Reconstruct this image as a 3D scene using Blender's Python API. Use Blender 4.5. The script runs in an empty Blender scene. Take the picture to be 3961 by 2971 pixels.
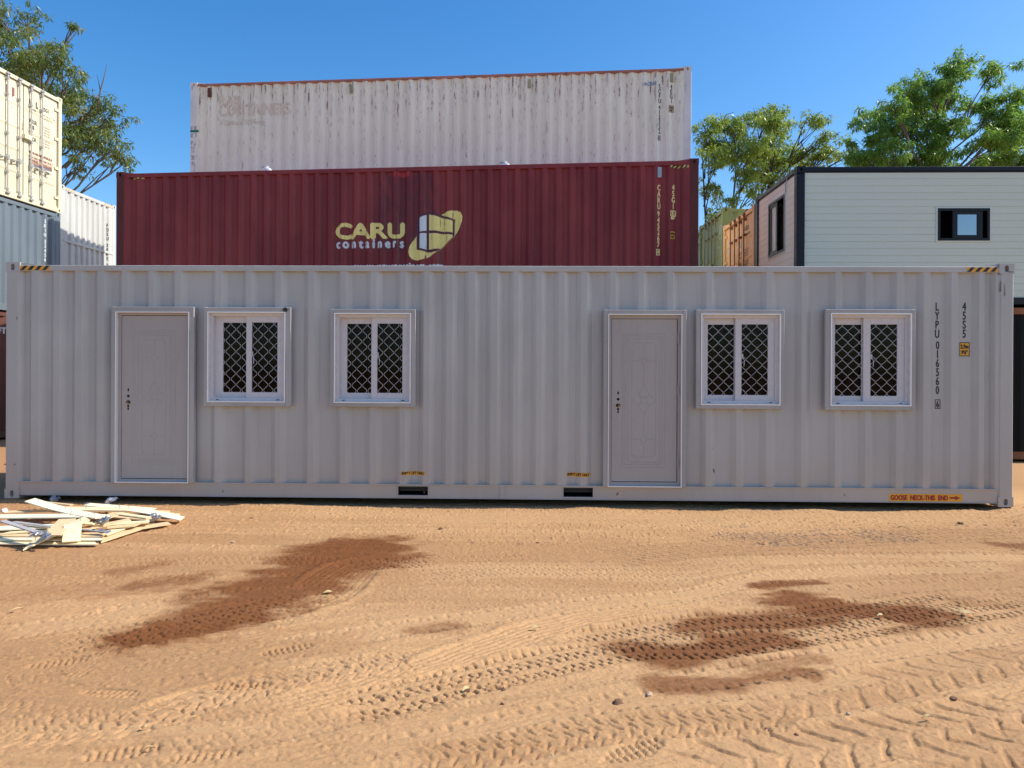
import bpy, bmesh, math, random
import numpy as np
from mathutils import Matrix, Vector
random.seed(7)
C = bpy.context.scene.collection
SC = bpy.context.scene

# ------------------------------------------------------------------ camera, sky, sun, exposure
CAM_H, ROLL, PX_F, PX_X0, PX_Y0 = 1.597, 0.0048, 2745.0, 1980.5, 1433.1
cd = bpy.data.cameras.new('camera')
cam = bpy.data.objects.new('camera', cd); C.objects.link(cam)
cam.matrix_world = Matrix.Translation((0, 0, CAM_H)) @ Matrix.Rotation(math.pi/2, 4, 'X') @ Matrix.Rotation(ROLL, 4, 'Z')
cd.sensor_width = 36; cd.lens = 36*PX_F/3961.0
cd.shift_y = -(1485.5-PX_Y0)/3961.0
cd.clip_start = 0.05; cd.clip_end = 3000
SC.camera = cam

SUN_EL, SUN_AZ = math.radians(44.5), math.radians(1.2)     # azimuth from +X towards +Y
world = bpy.data.worlds.new('World'); SC.world = world; world.use_nodes = True
wn = world.node_tree.nodes; wl = world.node_tree.links
sky = wn.new('ShaderNodeTexSky'); sky.sky_type = 'NISHITA'; sky.sun_disc = False
sky.sun_elevation = SUN_EL; sky.sun_rotation = math.pi/2 - SUN_AZ
sky.altitude = 0; sky.air_density = 1.0; sky.dust_density = 0.9; sky.ozone_density = 1.6
hs = wn.new('ShaderNodeHueSaturation'); hs.inputs['Saturation'].default_value = 1.42; hs.inputs['Hue'].default_value = .502; wl.new(sky.outputs['Color'], hs.inputs['Color'])
bg = wn['Background']; wl.new(hs.outputs['Color'], bg.inputs['Color']); bg.inputs['Strength'].default_value = 0.15
sd = bpy.data.lights.new('sun', 'SUN'); sd.energy = 4.3; sd.angle = math.radians(0.5); sd.color = (1, 0.93, 0.82)
so = bpy.data.objects.new('sun', sd); C.objects.link(so)
S = Vector((math.cos(SUN_EL)*math.cos(SUN_AZ), math.cos(SUN_EL)*math.sin(SUN_AZ), math.sin(SUN_EL)))
so.rotation_euler = S.to_track_quat('Z', 'Y').to_euler()
SC.view_settings.view_transform = 'Standard'; SC.view_settings.look = 'None'
SC.view_settings.gamma = 1; SC.view_settings.exposure = 0.45
SC.cycles.max_bounces = 8; SC.cycles.diffuse_bounces = 4; SC.cycles.transparent_max_bounces = 12

# ------------------------------------------------------------------ photo pixel -> ray (used to read sizes off the photograph)
def ray(px, py):
    a, b = px-PX_X0, py-PX_Y0
    u = a*math.cos(ROLL) + b*math.sin(ROLL); w = -a*math.sin(ROLL) + b*math.cos(ROLL)
    return Vector((u/PX_F, 1.0, -w/PX_F))
def on_z(px, py, z=0.0):
    d = ray(px, py); t = (z-CAM_H)/d.z
    return Vector((d.x*t, t, z))
def at_y(px, py, y):
    d = ray(px, py); return Vector((d.x*y, y, CAM_H+d.z*y))

# ------------------------------------------------------------------ materials
class NT:
    def __init__(s, name):
        s.m = bpy.data.materials.new(name); s.m.use_nodes = True
        s.t = s.m.node_tree; s.n = s.t.nodes; s.l = s.t.links
        s.bsdf = s.n['Principled BSDF']; s.out = s.n['Material Output']
        s.tc = s.n.new('ShaderNodeTexCoord')
    def set(s, node, key, v):
        i = node.inputs[key]
        if isinstance(v, bpy.types.NodeSocket): s.l.new(v, i)
        elif isinstance(v, (tuple, list)) and len(v) == 3 and i.type == 'RGBA': i.default_value = (*v, 1)
        else: i.default_value = v
    def vec(s, scale=(1, 1, 1), loc=(0, 0, 0), src='Object'):
        m = s.n.new('ShaderNodeMapping'); s.l.new(s.tc.outputs[src], m.inputs['Vector'])
        m.inputs['Scale'].default_value = scale; m.inputs['Location'].default_value = loc
        return m.outputs['Vector']
    def noise(s, vec, scale=5, detail=4, rough=.55, dist=0):
        n = s.n.new('ShaderNodeTexNoise'); s.l.new(vec, n.inputs['Vector'])
        n.inputs['Scale'].default_value = scale; n.inputs['Detail'].default_value = detail
        n.inputs['Roughness'].default_value = rough; n.inputs['Distortion'].default_value = dist
        return n.outputs['Fac']
    def voro(s, vec, scale=5, feat='F1'):
        n = s.n.new('ShaderNodeTexVoronoi'); s.l.new(vec, n.inputs['Vector']); n.feature = feat
        n.inputs['Scale'].default_value = scale; return n.outputs['Distance']
    def ss(s, v, lo, hi, a=0.0, b=1.0):
        n = s.n.new('ShaderNodeMapRange'); n.interpolation_type = 'SMOOTHSTEP'
        s.set(n, 'Value', v); n.inputs['From Min'].default_value = lo; n.inputs['From Max'].default_value = hi
        n.inputs['To Min'].default_value = a; n.inputs['To Max'].default_value = b
        return n.outputs['Result']
    def math(s, op, a, b=0.0):
        n = s.n.new('ShaderNodeMath'); n.operation = op; s.set(n, 0, a); s.set(n, 1, b); return n.outputs[0]
    def mix(s, f, a, b, mode='MIX'):
        n = s.n.new('ShaderNodeMix'); n.data_type = 'RGBA'; n.blend_type = mode
        s.set(n, 'Factor', f)
        for key, v in ((6, a), (7, b)):
            if isinstance(v, bpy.types.NodeSocket): s.l.new(v, n.inputs[key])
            else: n.inputs[key].default_value = (*v, 1)
        return n.outputs[2]
    def xyz(s, src='Object'):
        n = s.n.new('ShaderNodeSeparateXYZ'); s.l.new(s.tc.outputs[src], n.inputs[0]); return n.outputs
    def attr(s, name):
        n = s.n.new('ShaderNodeAttribute'); n.attribute_name = name; return n.outputs['Fac']
    def bump(s, h, dist=.01, strength=1.0):
        n = s.n.new('ShaderNodeBump'); s.l.new(h, n.inputs['Height'])
        n.inputs['Distance'].default_value = dist; n.inputs['Strength'].default_value = strength
        s.l.new(n.outputs['Normal'], s.bsdf.inputs['Normal'])
    def fin(s, col=None, rough=None, metal=None, spec=None):
        for k, v in (('Base Color', col), ('Roughness', rough), ('Metallic', metal), ('Specular IOR Level', spec)):
            if v is not None: s.set(s.bsdf, k, v)
        return s.m

RUST = (.085, .028, .012)
def paint(name, col, rough=.5, var=.06, dust=0.0, rust=0.0, streak=0.0, dustcol=(.42, .24, .13), wave=.0015, fade=0.0, spec=.4):
    """painted steel: slight tone drift, dents, dust near the bottom, rust freckles and vertical run marks"""
    t = NT(name)
    big = t.noise(t.vec((1, 1, .5)), 1.3, 3)
    dark = tuple(c*(1-var*1.6) for c in col); lite = tuple(min(1, c*(1+var)) for c in col)
    c = t.mix(t.ss(big, .3, .7), dark, lite)
    fine = t.noise(t.vec((1, 1, .12)), 22, 5, .6)
    c = t.mix(t.ss(fine, .5, .8, 0, .22), c, tuple(x*.72 for x in col))
    if fade:
        f = t.noise(t.vec((1.5, 1.5, .4)), 2.2, 5, .6)
        c = t.mix(t.ss(f, .45, .7, 0, fade), c, tuple(min(1, x*.5+.22) for x in col))
    if streak:
        sv = t.noise(t.vec((1, 1, .035)), 16, 6, .7)
        brk = t.noise(t.vec((1, 1, .5)), 3.0, 4)
        m = t.math('MULTIPLY', t.ss(sv, .56, .68), t.ss(brk, .42, .62))
        c = t.mix(t.math('MULTIPLY', m, streak), c, tuple(x*.45 for x in RUST[:1]) + (RUST[1]*1.4, RUST[2]*1.4))
    if rust:
        r = t.noise(t.vec((1, 1, .35)), 9, 8, .68)
        r2 = t.noise(t.vec(), 1.1, 3)
        m = t.ss(t.math('ADD', r, t.math('MULTIPLY', r2, .35)), .86-.16*rust, .93-.14*rust)
        rc = t.mix(t.noise(t.vec(), 40, 3), RUST, (.19, .07, .03))
        c = t.mix(m, c, rc)
        c = t.mix(t.ss(t.noise(t.vec((1, 1, .3)), 60, 3), .70-.03*rust, .74-.03*rust), c, RUST)
    if dust:
        z = t.xyz()[2]
        d = t.ss(z, .0, .9, 1, 0)
        dn = t.noise(t.vec((1, 1, .4)), 4, 5)
        c = t.mix(t.math('MULTIPLY', d, t.math('MULTIPLY', dn, dust*1.5)), c, dustcol)
    t.bump(t.noise(t.vec((1, 1, .6)), 4.5, 3), wave*8, .35)
    return t.fin(c, t.ss(fine, .3, .8, rough-.08, rough+.12), spec=spec)
def plain(name, col, rough=.5, metal=0.0, var=.08, scale=20, spec=.4):
    t = NT(name)
    c = t.mix(t.noise(t.vec(), scale, 4), tuple(x*(1-var*2) for x in col), tuple(min(1, x*(1+var)) for x in col))
    return t.fin(c, rough, metal, spec)
def decal(name, col, peel=0.0, rough=.5, under=None):
    """lettering paint; where it has peeled, the wall underneath shows"""
    t = NT(name)
    c = t.mix(t.noise(t.vec(), 14, 4), tuple(x*.82 for x in col), col)
    t.fin(c, rough)
    if peel:
        v = t.noise(t.vec((1, 1, .06)), 14, 5, .68); b = t.noise(t.vec((1, 1, .5)), 9, 5, .7)
        m = t.math('MULTIPLY', t.ss(v, .60-.1*peel, .66-.1*peel), t.ss(b, .42, .5))
        tr = t.n.new('ShaderNodeBsdfTransparent'); mx = t.n.new('ShaderNodeMixShader')
        t.l.new(m, mx.inputs[0]); t.l.new(t.bsdf.outputs[0], mx.inputs[1]); t.l.new(tr.outputs[0], mx.inputs[2])
        t.l.new(mx.outputs[0], t.out.inputs['Surface'])
    return t.m
def glass(name, tint=(.75, .82, .84), f0=.5):
    t = NT(name); t.n.remove(t.bsdf)
    tr = t.n.new('ShaderNodeBsdfTransparent'); tr.inputs[0].default_value = (*tint, 1)
    gl = t.n.new('ShaderNodeBsdfGlossy'); gl.inputs['Roughness'].default_value = .02
    fr = t.n.new('ShaderNodeFresnel'); fr.inputs['IOR'].default_value = 1.5
    mx = t.n.new('ShaderNodeMixShader'); t.l.new(t.math('MULTIPLY', fr.outputs[0], f0*2), mx.inputs[0])
    t.l.new(tr.outputs[0], mx.inputs[1]); t.l.new(gl.outputs[0], mx.inputs[2]); t.l.new(mx.outputs[0], t.out.inputs['Surface'])
    return t.m

# ------------------------------------------------------------------ mesh helpers
IDENT = lambda u, v, w: (u, v, w)
class MB:
    """collects geometry in (u right, v up, w outwards) or plain xyz and maps it with M"""
    def __init__(s, M=IDENT): s.v = []; s.f = []; s.M = M; s.sm = set()
    def add(s, vs, fs, smooth=False):
        o = len(s.v); s.v += [s.M(*p) for p in vs]
        for f in fs:
            if smooth: s.sm.add(len(s.f))
            s.f.append(tuple(i+o for i in f))
    def box(s, a, b):
        (x0, y0, z0), (x1, y1, z1) = a, b
        s.add([(x0,y0,z0),(x1,y0,z0),(x1,y1,z0),(x0,y1,z0),(x0,y0,z1),(x1,y0,z1),(x1,y1,z1),(x0,y1,z1)],
              [(0,3,2,1),(4,5,6,7),(0,1,5,4),(1,2,6,5),(2,3,7,6),(3,0,4,7)])
    def cbox(s, a, b, c=.004):
        """box with chamfered edges"""
        bm = bmesh.new(); bmesh.ops.create_cube(bm, size=1)
        sx, sy, sz = [b[i]-a[i] for i in range(3)]
        for v in bm.verts: v.co = Vector(((v.co.x+.5)*sx+a[0], (v.co.y+.5)*sy+a[1], (v.co.z+.5)*sz+a[2]))
        bmesh.ops.bevel(bm, geom=list(bm.edges), offset=c, segments=1, affect='EDGES')
        bm.verts.index_update()
        s.add([tuple(v.co) for v in bm.verts], [[v.index for v in f.verts] for f in bm.faces]); bm.free()
    def frame(s, u0, v0, u1, v1, t, w0, w1, tb=None):
        """rectangular ring in the u-v plane, one closed solid with mitred corners"""
        tb = t if tb is None else tb
        o = [(u0,v0),(u1,v0),(u1,v1),(u0,v1)]; i = [(u0+t,v0+tb),(u1-t,v0+tb),(u1-t,v1-tb),(u0+t,v1-tb)]
        vs = [(*p, w0) for p in o]+[(*p, w0) for p in i]+[(*p, w1) for p in o]+[(*p, w1) for p in i]
        fs = []
        for k in range(4):
            n = (k+1) % 4
            fs += [(8+k, 8+n, 12+n, 12+k), (k, 4+k, 4+n, n), (k, n, 8+n, 8+k), (4+k, 12+k, 12+n, 4+n)]
        s.add(vs, fs)
    def tube(s, pts, r, n=6, cap=True, smooth=True):
        pts = [Vector(p) for p in pts]; rs = r if isinstance(r, (list, tuple)) else [r]*len(pts)
        vs = []; fs = []; up = None
        for k, p in enumerate(pts):
            d = (pts[min(k+1, len(pts)-1)]-pts[max(k-1, 0)])
            if d.length < 1e-9: d = Vector((0, 0, 1))
            d.normalize()
            if up is None: up = d.orthogonal().normalized()
            up = (up - d*up.dot(d))
            up = up.normalized() if up.length > 1e-6 else d.orthogonal().normalized()
            q = d.cross(up)
            for j in range(n):
                a = 2*math.pi*j/n; vs.append(tuple(p+(up*math.cos(a)+q*math.sin(a))*rs[k]))
        for k in range(len(pts)-1):
            for j in range(n):
                fs.append((k*n+j, k*n+(j+1) % n, (k+1)*n+(j+1) % n, (k+1)*n+j))
        s.add(vs, fs, smooth)
        if cap: s.add(vs[:n][::-1], [tuple(range(n))]); s.add(vs[-n:], [tuple(range(n))])
    def poly(s, pts, w0, w1):
        """prism from a u-v outline"""
        n = len(pts)
        s.add([(*p, w0) for p in pts]+[(*p, w1) for p in pts],
              [tuple(range(n))[::-1], tuple(range(n, 2*n))]+[(k, (k+1) % n, n+(k+1) % n, n+k) for k in range(n)])
    def disc(s, u, v, ru, rv, w0, w1, n=12):
        s.poly([(u+ru*math.cos(2*math.pi*k/n), v+rv*math.sin(2*math.pi*k/n)) for k in range(n)], w0, w1)
    def hole_plate(s, u0, v0, u1, v1, cu, cv, ru, rv, w, depth, n=16):
        """flat face with a stadium hole and the hole's walls and floor"""
        inner = []; outer = []
        for k in range(n):
            a = 2*math.pi*(k+.5)/n; ca, sa = math.cos(a), math.sin(a)
            e = rv-ru
            inner.append((cu+ru*ca, cv+ru*sa+(e if sa > 0 else -e)))
            m = max(abs(ca), abs(sa)); qx, qy = ca/m, sa/m
            outer.append((u0 if qx < -.999 else u1 if qx > .999 else cu+qx*(u1-cu if qx > 0 else cu-u0),
                          v0 if qy < -.999 else v1 if qy > .999 else cv+qy*(v1-cv if qy > 0 else cv-v0)))
        vs = [(*p, w) for p in outer]+[(*p, w) for p in inner]+[(*p, w-depth) for p in inner]
        fs = []
        for k in range(n):
            q = (k+1) % n
            fs += [(k, q, n+q, n+k), (n+k, n+q, 2*n+q, 2*n+k)]
        fs.append(tuple(range(2*n, 3*n)))
        cs = {(u0, v0), (u1, v0), (u1, v1), (u0, v1)}
        s.add(vs, fs)
        for (cx, cy) in cs:                                  # fill the four corner triangles
            k = min(range(n), key=lambda i: (outer[i][0]-cx)**2+(outer[i][1]-cy)**2)
            cand = sorted(range(n), key=lambda i: (outer[i][0]-cx)**2+(outer[i][1]-cy)**2)[:2]
            p, q = outer[cand[0]], outer[cand[1]]
            s.add([(*p, w), (*q, w), (cx, cy, w)], [(0, 1, 2)])
    def build(s, name, mat, parent=None, recalc=True):
        me = bpy.data.meshes.new(name); me.from_pydata(s.v, [], s.f); me.materials.append(mat)
        if s.sm: me.polygons.foreach_set('use_smooth', [i in s.sm for i in range(len(s.f))])
        if recalc:
            bm = bmesh.new(); bm.from_mesh(me); bmesh.ops.recalc_face_normals(bm, faces=bm.faces); bm.to_mesh(me); bm.free()
        o = bpy.data.objects.new(name, me); C.objects.link(o)
        if parent: o.parent = parent
        return o

def empty(name, label, cat, loc=(0, 0, 0), rz=0.0, group=None):
    o = bpy.data.objects.new(name, None); C.objects.link(o); o.location = loc; o.rotation_euler = (0, 0, rz)
    o.empty_display_size = .3
    return tag(o, label, cat, group)
def tag(o, label, cat, group=None):
    o['label'] = label; o['category'] = cat
    if group: o['group'] = group
    return o

# ------------------------------------------------------------------ lettering
_tc = {}
def glyphs(s):
    """mesh of a string, cap height 1, left edge 0"""
    if s in _tc: return _tc[s]
    def mk(b):
        cu = bpy.data.curves.new('t', 'FONT'); cu.body = b; cu.size = 1; cu.resolution_u = 3
        ob = bpy.data.objects.new('t', cu); C.objects.link(ob)
        dg = bpy.context.evaluated_depsgraph_get(); dg.update()
        me = bpy.data.meshes.new_from_object(ob.evaluated_get(dg))
        v = [(p.co.x, p.co.y) for p in me.vertices]; f = [tuple(p.vertices) for p in me.polygons]
        bpy.data.objects.remove(ob); bpy.data.curves.remove(cu); bpy.data.meshes.remove(me)
        return v, f
    if 'H' not in _tc:
        v, f = mk('H'); _tc['_h'] = max(p[1] for p in v)
    v, f = mk(s); h = _tc['_h']
    x0 = min(p[0] for p in v)
    v = [((a-x0)/h, b/h) for a, b in v]
    _tc[s] = (v, f); return v, f
class Deco:
    """flat lettering that follows a panel's relief"""
    def __init__(s, panel): s.p = panel; s.v = []; s.f = []
    def add(s, vs, fs, lift=0.0):
        o = len(s.v); s.v += [(a, b, lift) for a, b in vs]; s.f += [tuple(i+o for i in f) for f in fs]
    def text(s, t, u, v, h, w=None, cond=1.0, bold=0.0, lift=0.0, slope=0.0, center=False):
        vs, fs = glyphs(t); ww = max(p[0] for p in vs)
        k = (w/ww) if w else h*cond
        off = -ww*k/2 if center else 0
        for db in ([(0, 0)] if not bold else [(-bold, 0), (bold, 0), (0, bold), (0, -bold), (0, 0)]):
            s.add([(u+off+a*k+db[0], v+b*h+db[1]+slope*a*k) for a, b in vs], fs, lift+ (0 if db == (0, 0) else .0003*(1+[(-bold,0),(bold,0),(0,bold),(0,-bold)].index(db))))
    def column(s, t, u, v_top, h, pitch, cond=.55, bold=0.0):
        v = v_top
        for ch in t:
            if ch == ' ': v -= pitch*.5; continue
            s.text(ch, u, v-h, h, cond=cond, bold=bold, center=True); v -= pitch
        return v
    def rect(s, u0, v0, u1, v1, lift=0.0): s.add([(u0,v0),(u1,v0),(u1,v1),(u0,v1)], [(0,1,2,3)], lift)
    def ring(s, u0, v0, u1, v1, t, lift=0.0):
        s.rect(u0, v0, u1, v0+t, lift); s.rect(u0, v1-t, u1, v1, lift); s.rect(u0, v0+t, u0+t, v1-t, lift); s.rect(u1-t, v0+t, u1, v1-t, lift)
    def poly(s, pts, lift=0.0): s.add(pts, [tuple(range(len(pts)))], lift)
    def build(s, name, mat, parent, off=.0025):
        bm = bmesh.new(); vv = [bm.verts.new(p) for p in s.v]
        for f in s.f:
            try: bm.faces.new([vv[i] for i in f])
            except ValueError: pass
        if any(len(f.verts) > 4 for f in bm.faces): bmesh.ops.triangulate(bm, faces=bm.faces)
        us = [p[0] for p in s.v]; lo, hi = min(us), max(us)
        for (u, w) in s.p.prof:
            if lo < u < hi:
                bmesh.ops.bisect_plane(bm, geom=bm.verts[:]+bm.edges[:]+bm.faces[:], plane_co=(u, 0, 0), plane_no=(1, 0, 0), dist=1e-6)
        for v in bm.verts:
            v.co = Vector(s.p.M(v.co.x, v.co.y, s.p.w(v.co.x)+off+v.co.z))
        me = bpy.data.meshes.new(name); bm.to_mesh(me); bm.free(); me.materials.append(mat)
        o = bpy.data.objects.new(name, me); C.objects.link(o); o.parent = parent
        return o

class Panel:
    """one side of a box L x W x H in the box's own frame"""
    def __init__(s, cont, face):
        L, W = cont.L, cont.W; s.c = cont; s.face = face
        s.width = L if face in ('front', 'back') else W
        s.M = {'front': lambda u, v, w: (u, -w, v), 'back': lambda u, v, w: (L-u, W+w, v),
               'right': lambda u, v, w: (L+w, u, v), 'left': lambda u, v, w: (-w, W-u, v)}[face]
        s.prof = [(0, 0), (s.width, 0)]
    def w(s, u):
        p = s.prof
        return float(np.interp(u, [a for a, b in p], [b for a, b in p]))
    def px(s, px, py, w=0.0):
        """photo pixel -> (u, v) on this panel"""
        R = Matrix.Translation(s.c.loc) @ Matrix.Rotation(s.c.rz, 4, 'Z')
        o = R @ Vector(s.M(0, 0, w)); a = R @ Vector(s.M(1, 0, w))-o; n = R @ Vector(s.M(0, 0, w+1))-o
        d = ray(px, py); c = Vector((0, 0, CAM_H))
        t = (o-c).dot(n)/d.dot(n); q = c+d*t-o
        return q.dot(a), q.z
    def corrugate(s, u0, u1, pitch=.278, depth=.036, w=-.010, flat=.072, slope=.068, phase=0.0):
        n = int((u1-u0-flat)/pitch); rest = (u1-u0)-n*pitch-flat
        pr = [(0, w), (u0+rest/2, w)]; u = u0+rest/2
        for k in range(n):
            a = u+flat if k else u+flat*.5
            pr += [(a, w), (a+slope, w-depth), (a+slope+pitch-flat-2*slope, w-depth), (a+2*slope+pitch-flat-2*slope, w)]
            u += pitch
        pr += [(s.width, w)]
        s.prof = pr
    def sheet(s, v0, v1, u0, u1, openings=()):
        us = sorted({u0, u1} | {a for a, b in s.prof if u0 < a < u1} | {x for o in openings for x in (o[0], o[2])})
        vs = sorted({v0, v1} | {x for o in openings for x in (o[1], o[3]) if v0 < x < v1})
        mb = MB(s.M); idx = {}
        for i, u in enumerate(us):
            for j, v in enumerate(vs): idx[i, j] = i*len(vs)+j
        V = [(u, v, s.w(u)) for u in us for v in vs]; F = []
        for i in range(len(us)-1):
            for j in range(len(vs)-1):
                uc, vc = (us[i]+us[i+1])/2, (vs[j]+vs[j+1])/2
                if any(o[0] < uc < o[2] and o[1] < vc < o[3] for o in openings): continue
                F.append((idx[i, j], idx[i+1, j], idx[i+1, j+1], idx[i, j+1]))
        mb.add(V, F); return mb
# ------------------------------------------------------------------ shared materials
M_YEL = decal('sticker_yellow', (.80, .38, .02)); M_BLK = decal('sticker_black', (.012, .012, .014)); M_RED = decal('sticker_red', (.38, .02, .02))
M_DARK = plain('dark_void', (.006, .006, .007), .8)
M_GALV = plain('galvanised_steel', (.42, .43, .44), .42, .7, .1, 30)
M_RUBBER = plain('door_gasket', (.015, .015, .016), .7)

class Cont:
    """a steel box with corner posts, castings, rails, walls and a roof, length along its own x"""
    def __init__(s, name, label, loc, rz, L, W, H, mat, cat='container', group=None, post=(.165, .15), rail_mat=None, post_mat=None, rail=.075, bottom=.15, under=.018):
        s.root = empty(name, label, cat, loc, rz, group); s.loc = Vector(loc); s.rz = rz
        s.L, s.W, s.H, s.mat, s.post = L, W, H, mat, post
        s.rm = rail_mat or mat; s.pm = post_mat or mat; s.rail = rail; s.bot = bottom; s.und = under
        s.f = {k: Panel(s, k) for k in ('front', 'back', 'left', 'right')}
    def posts(s, chamfer=.006, door=None):
        L, W, H = s.L, s.W, s.H; px_, py_ = s.post
        for X in (0, 1):
            for Y in (0, 1):
                wy = .105 if (door == ('right' if X else 'left')) else py_
                x0 = L-px_-.003 if X else .003; y0 = W-wy-.003 if Y else .003
                mb = MB(); mb.cbox((x0, y0, .10), (x0+px_, y0+wy, H-.10), chamfer)
                p = mb.build('corner_post', s.pm, s.root)
                side = s.f['back' if Y else 'front']; end = s.f['right' if X else 'left']
                for z0 in (0, H-.118):
                    cb = MB()
                    cb.M = side.M; a, b = (L-.178, L) if (X == 1) == (Y == 0) else (0, .178)
                    hv = z0+.058
                    cb.hole_plate(a, z0, b, z0+.118, (a+b)/2, hv, .025, .04, 0, .05)
                    cb.M = end.M; a, b = (W-.162, W) if (Y == 1) == (X == 1) else (0, .162)
                    cb.hole_plate(a, z0, b, z0+.118, (a+b)/2, hv, .025, .04, 0, .05)
                    cb.M = IDENT
                    xa, xb = (L-.178, L) if X else (0, .178); ya, yb = (W-.162, W) if Y else (0, .162)
                    xi = xa if X else xb; yi = ya if Y else yb
                    cb.add([(xa,ya,z0+.118),(xb,ya,z0+.118),(xb,yb,z0+.118),(xa,yb,z0+.118),(xa,ya,z0),(xb,ya,z0),(xb,yb,z0),(xa,yb,z0)], [(0,1,2,3),(4,7,6,5)])
                    cb.add([(xi,ya,z0),(xi,yb,z0),(xi,yb,z0+.118),(xi,ya,z0+.118)], [(0,1,2,3)])
                    cb.add([(xa,yi,z0),(xb,yi,z0),(xb,yi,z0+.118),(xa,yi,z0+.118)], [(0,1,2,3)])
                    cb.build('corner_casting', s.pm, p)
    def rails(s, pockets=(), door=None):
        L, W, H = s.L, s.W, s.H; a = .17; top = H-.036
        for face in ('front', 'back'):
            P = s.f[face]; mb = MB(P.M)
            mb.cbox((a, top-s.rail, -.065), (L-a, top, -.004), .004); mb.build('top_rail', s.rm, s.root)
            mb = MB(P.M); cuts = sorted(pockets) if face == 'front' else []
            e = [a]+[x for c in cuts for x in (c[0], c[2])]+[L-a]
            for k in range(0, len(e), 2): mb.box((e[k], s.und, -.055), (e[k+1], s.bot-.012, -.016))
            for c in cuts:
                mb.box((c[0], s.und, -.055), (c[2], c[1], -.016)); mb.box((c[0], c[3], -.055), (c[2], s.bot-.012, -.016))
            mb.box((a, s.bot-.012, -.075), (L-a, s.bot, -.003)); mb.box((a, s.und-.006, -.055), (L-a, s.und, -.005))
            mb.build('bottom_rail', s.rm, s.root)
        for face in ('left', 'right'):
            P = s.f[face]; mb = MB(P.M); b = .155
            mb.cbox((b, H-.118, -.09), (W-b, H-.030, -.004), .004); mb.build('end_header', s.rm, s.root)
            mb = MB(P.M); mb.cbox((b, .015, -.09), (W-b, .16, -.004), .004); mb.build('end_sill', s.rm, s.root)
    def wall(s, face, mat=None, openings=(), name=None, **kw):
        P = s.f[face]; side = face in ('front', 'back'); a = (.10 if side else .12)
        if P.prof[0][1] == 0 and len(P.prof) == 2: P.corrugate(a+.06, P.width-a-.06, **kw)
        v0 = s.bot-.006 if side else .15; v1 = s.H-.036-s.rail+.004 if side else s.H-.115
        return P.sheet(v0, v1, a, P.width-a, openings).build(name or ('side_wall' if side else 'end_wall'), mat or s.mat, s.root, recalc=False)
    def roof(s, mat=None, pitch=.2085, lift=.016):
        """cross-ribbed roof skin; every rib ends in a sloped cap at the rail"""
        L, W, H = s.L, s.W, s.H; z = H-.037; mb = MB(); x = .30
        ys = (.05, .052, .115, W-.115, W-.052, W-.05)
        pts = [(.12, 0)]
        while x < L-.32:
            pts += [(x, 0), (x+.03, 1), (x+.105, 1), (x+.135, 0)]; x += pitch
        pts.append((L-.12, 0))
        V = []; F = []
        for (px_, k) in pts:
            for y, q in zip(ys, (0, 0, 1, 1, 0, 0)): V.append((px_, y, z+.0015+lift*k*q))
        n = len(ys)
        for i in range(len(pts)-1):
            for j in range(n-1): F.append((i*n+j, (i+1)*n+j, (i+1)*n+j+1, i*n+j+1))
        mb.add(V, F)
        for X in (0, 1):                                         # raised corner plates beside the castings
            x0, x1 = (L-.18, L-.42) if X else (.18, .42)
            for Y in (0, 1):
                ya, yb = (W-.02, W-.30) if Y else (.02, .30)
                mb.add([(x0,ya,H-.004),(x1,ya,z+.003),(x1,yb,z+.003),(x0,yb,H-.004),(x0,ya,z),(x0,yb,z)], [(0,1,2,3),(0,4,1),(3,2,5)])
        return mb.build('roof', mat or s.mat, s.root, recalc=False)
    def floor(s):
        mb = MB(); mb.box((.1, .07, .12), (s.L-.1, s.W-.07, .15)); return mb.build('floor', M_FLOOR, s.root)
    def plain_rest(s, faces, mat=None):
        for f in faces: s.wall(f, mat)
        s.roof(mat)
    def doors(s, face, mat=None, bar_mat=None, slope=False):
        """two door leaves with ribs, four locking bars with cams, keepers, handles, and hinge lugs"""
        P = s.f[face]; W, H = s.W, s.H; mat = mat or s.mat; bar_mat = bar_mat or M_GALV
        v0, v1 = .165, H-.125; u0, u1 = .125, W-.125; mid = W/2; w = -.045
        P.prof = [(0, w), (W, w)]
        for k, (a, b) in enumerate(((u0, mid-.012), (mid+.012, u1))):
            mb = MB(P.M); mb.cbox((a, v0, w-.04), (b, v1, w), .008)
            leaf = mb.build('door', mat, s.root)
            rb = MB(P.M)
            for q in (.2, .4, .6, .8):
                vc = v0+(v1-v0)*q
                rb.add([(a+.06, vc-.06, w), (b-.06, vc-.06, w), (b-.06, vc-.02, w+.012), (a+.06, vc-.02, w+.012), (b-.06, vc+.012, w+.012), (a+.06, vc+.012, w+.012), (b-.06, vc+.02, w), (a+.06, vc+.02, w)],
                       [(0,1,2,3), (3,2,4,5), (5,4,6,7), (0,3,5,7), (1,6,4,2)])
            rb.build('door_rib', mat, leaf)
            gk = MB(P.M); gk.frame(a-.014, v0-.014, b+.006 if k == 0 else b+.014, v1+.014, .012, w-.03, w-.008); gk.build('gasket', M_RUBBER, leaf)
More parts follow.
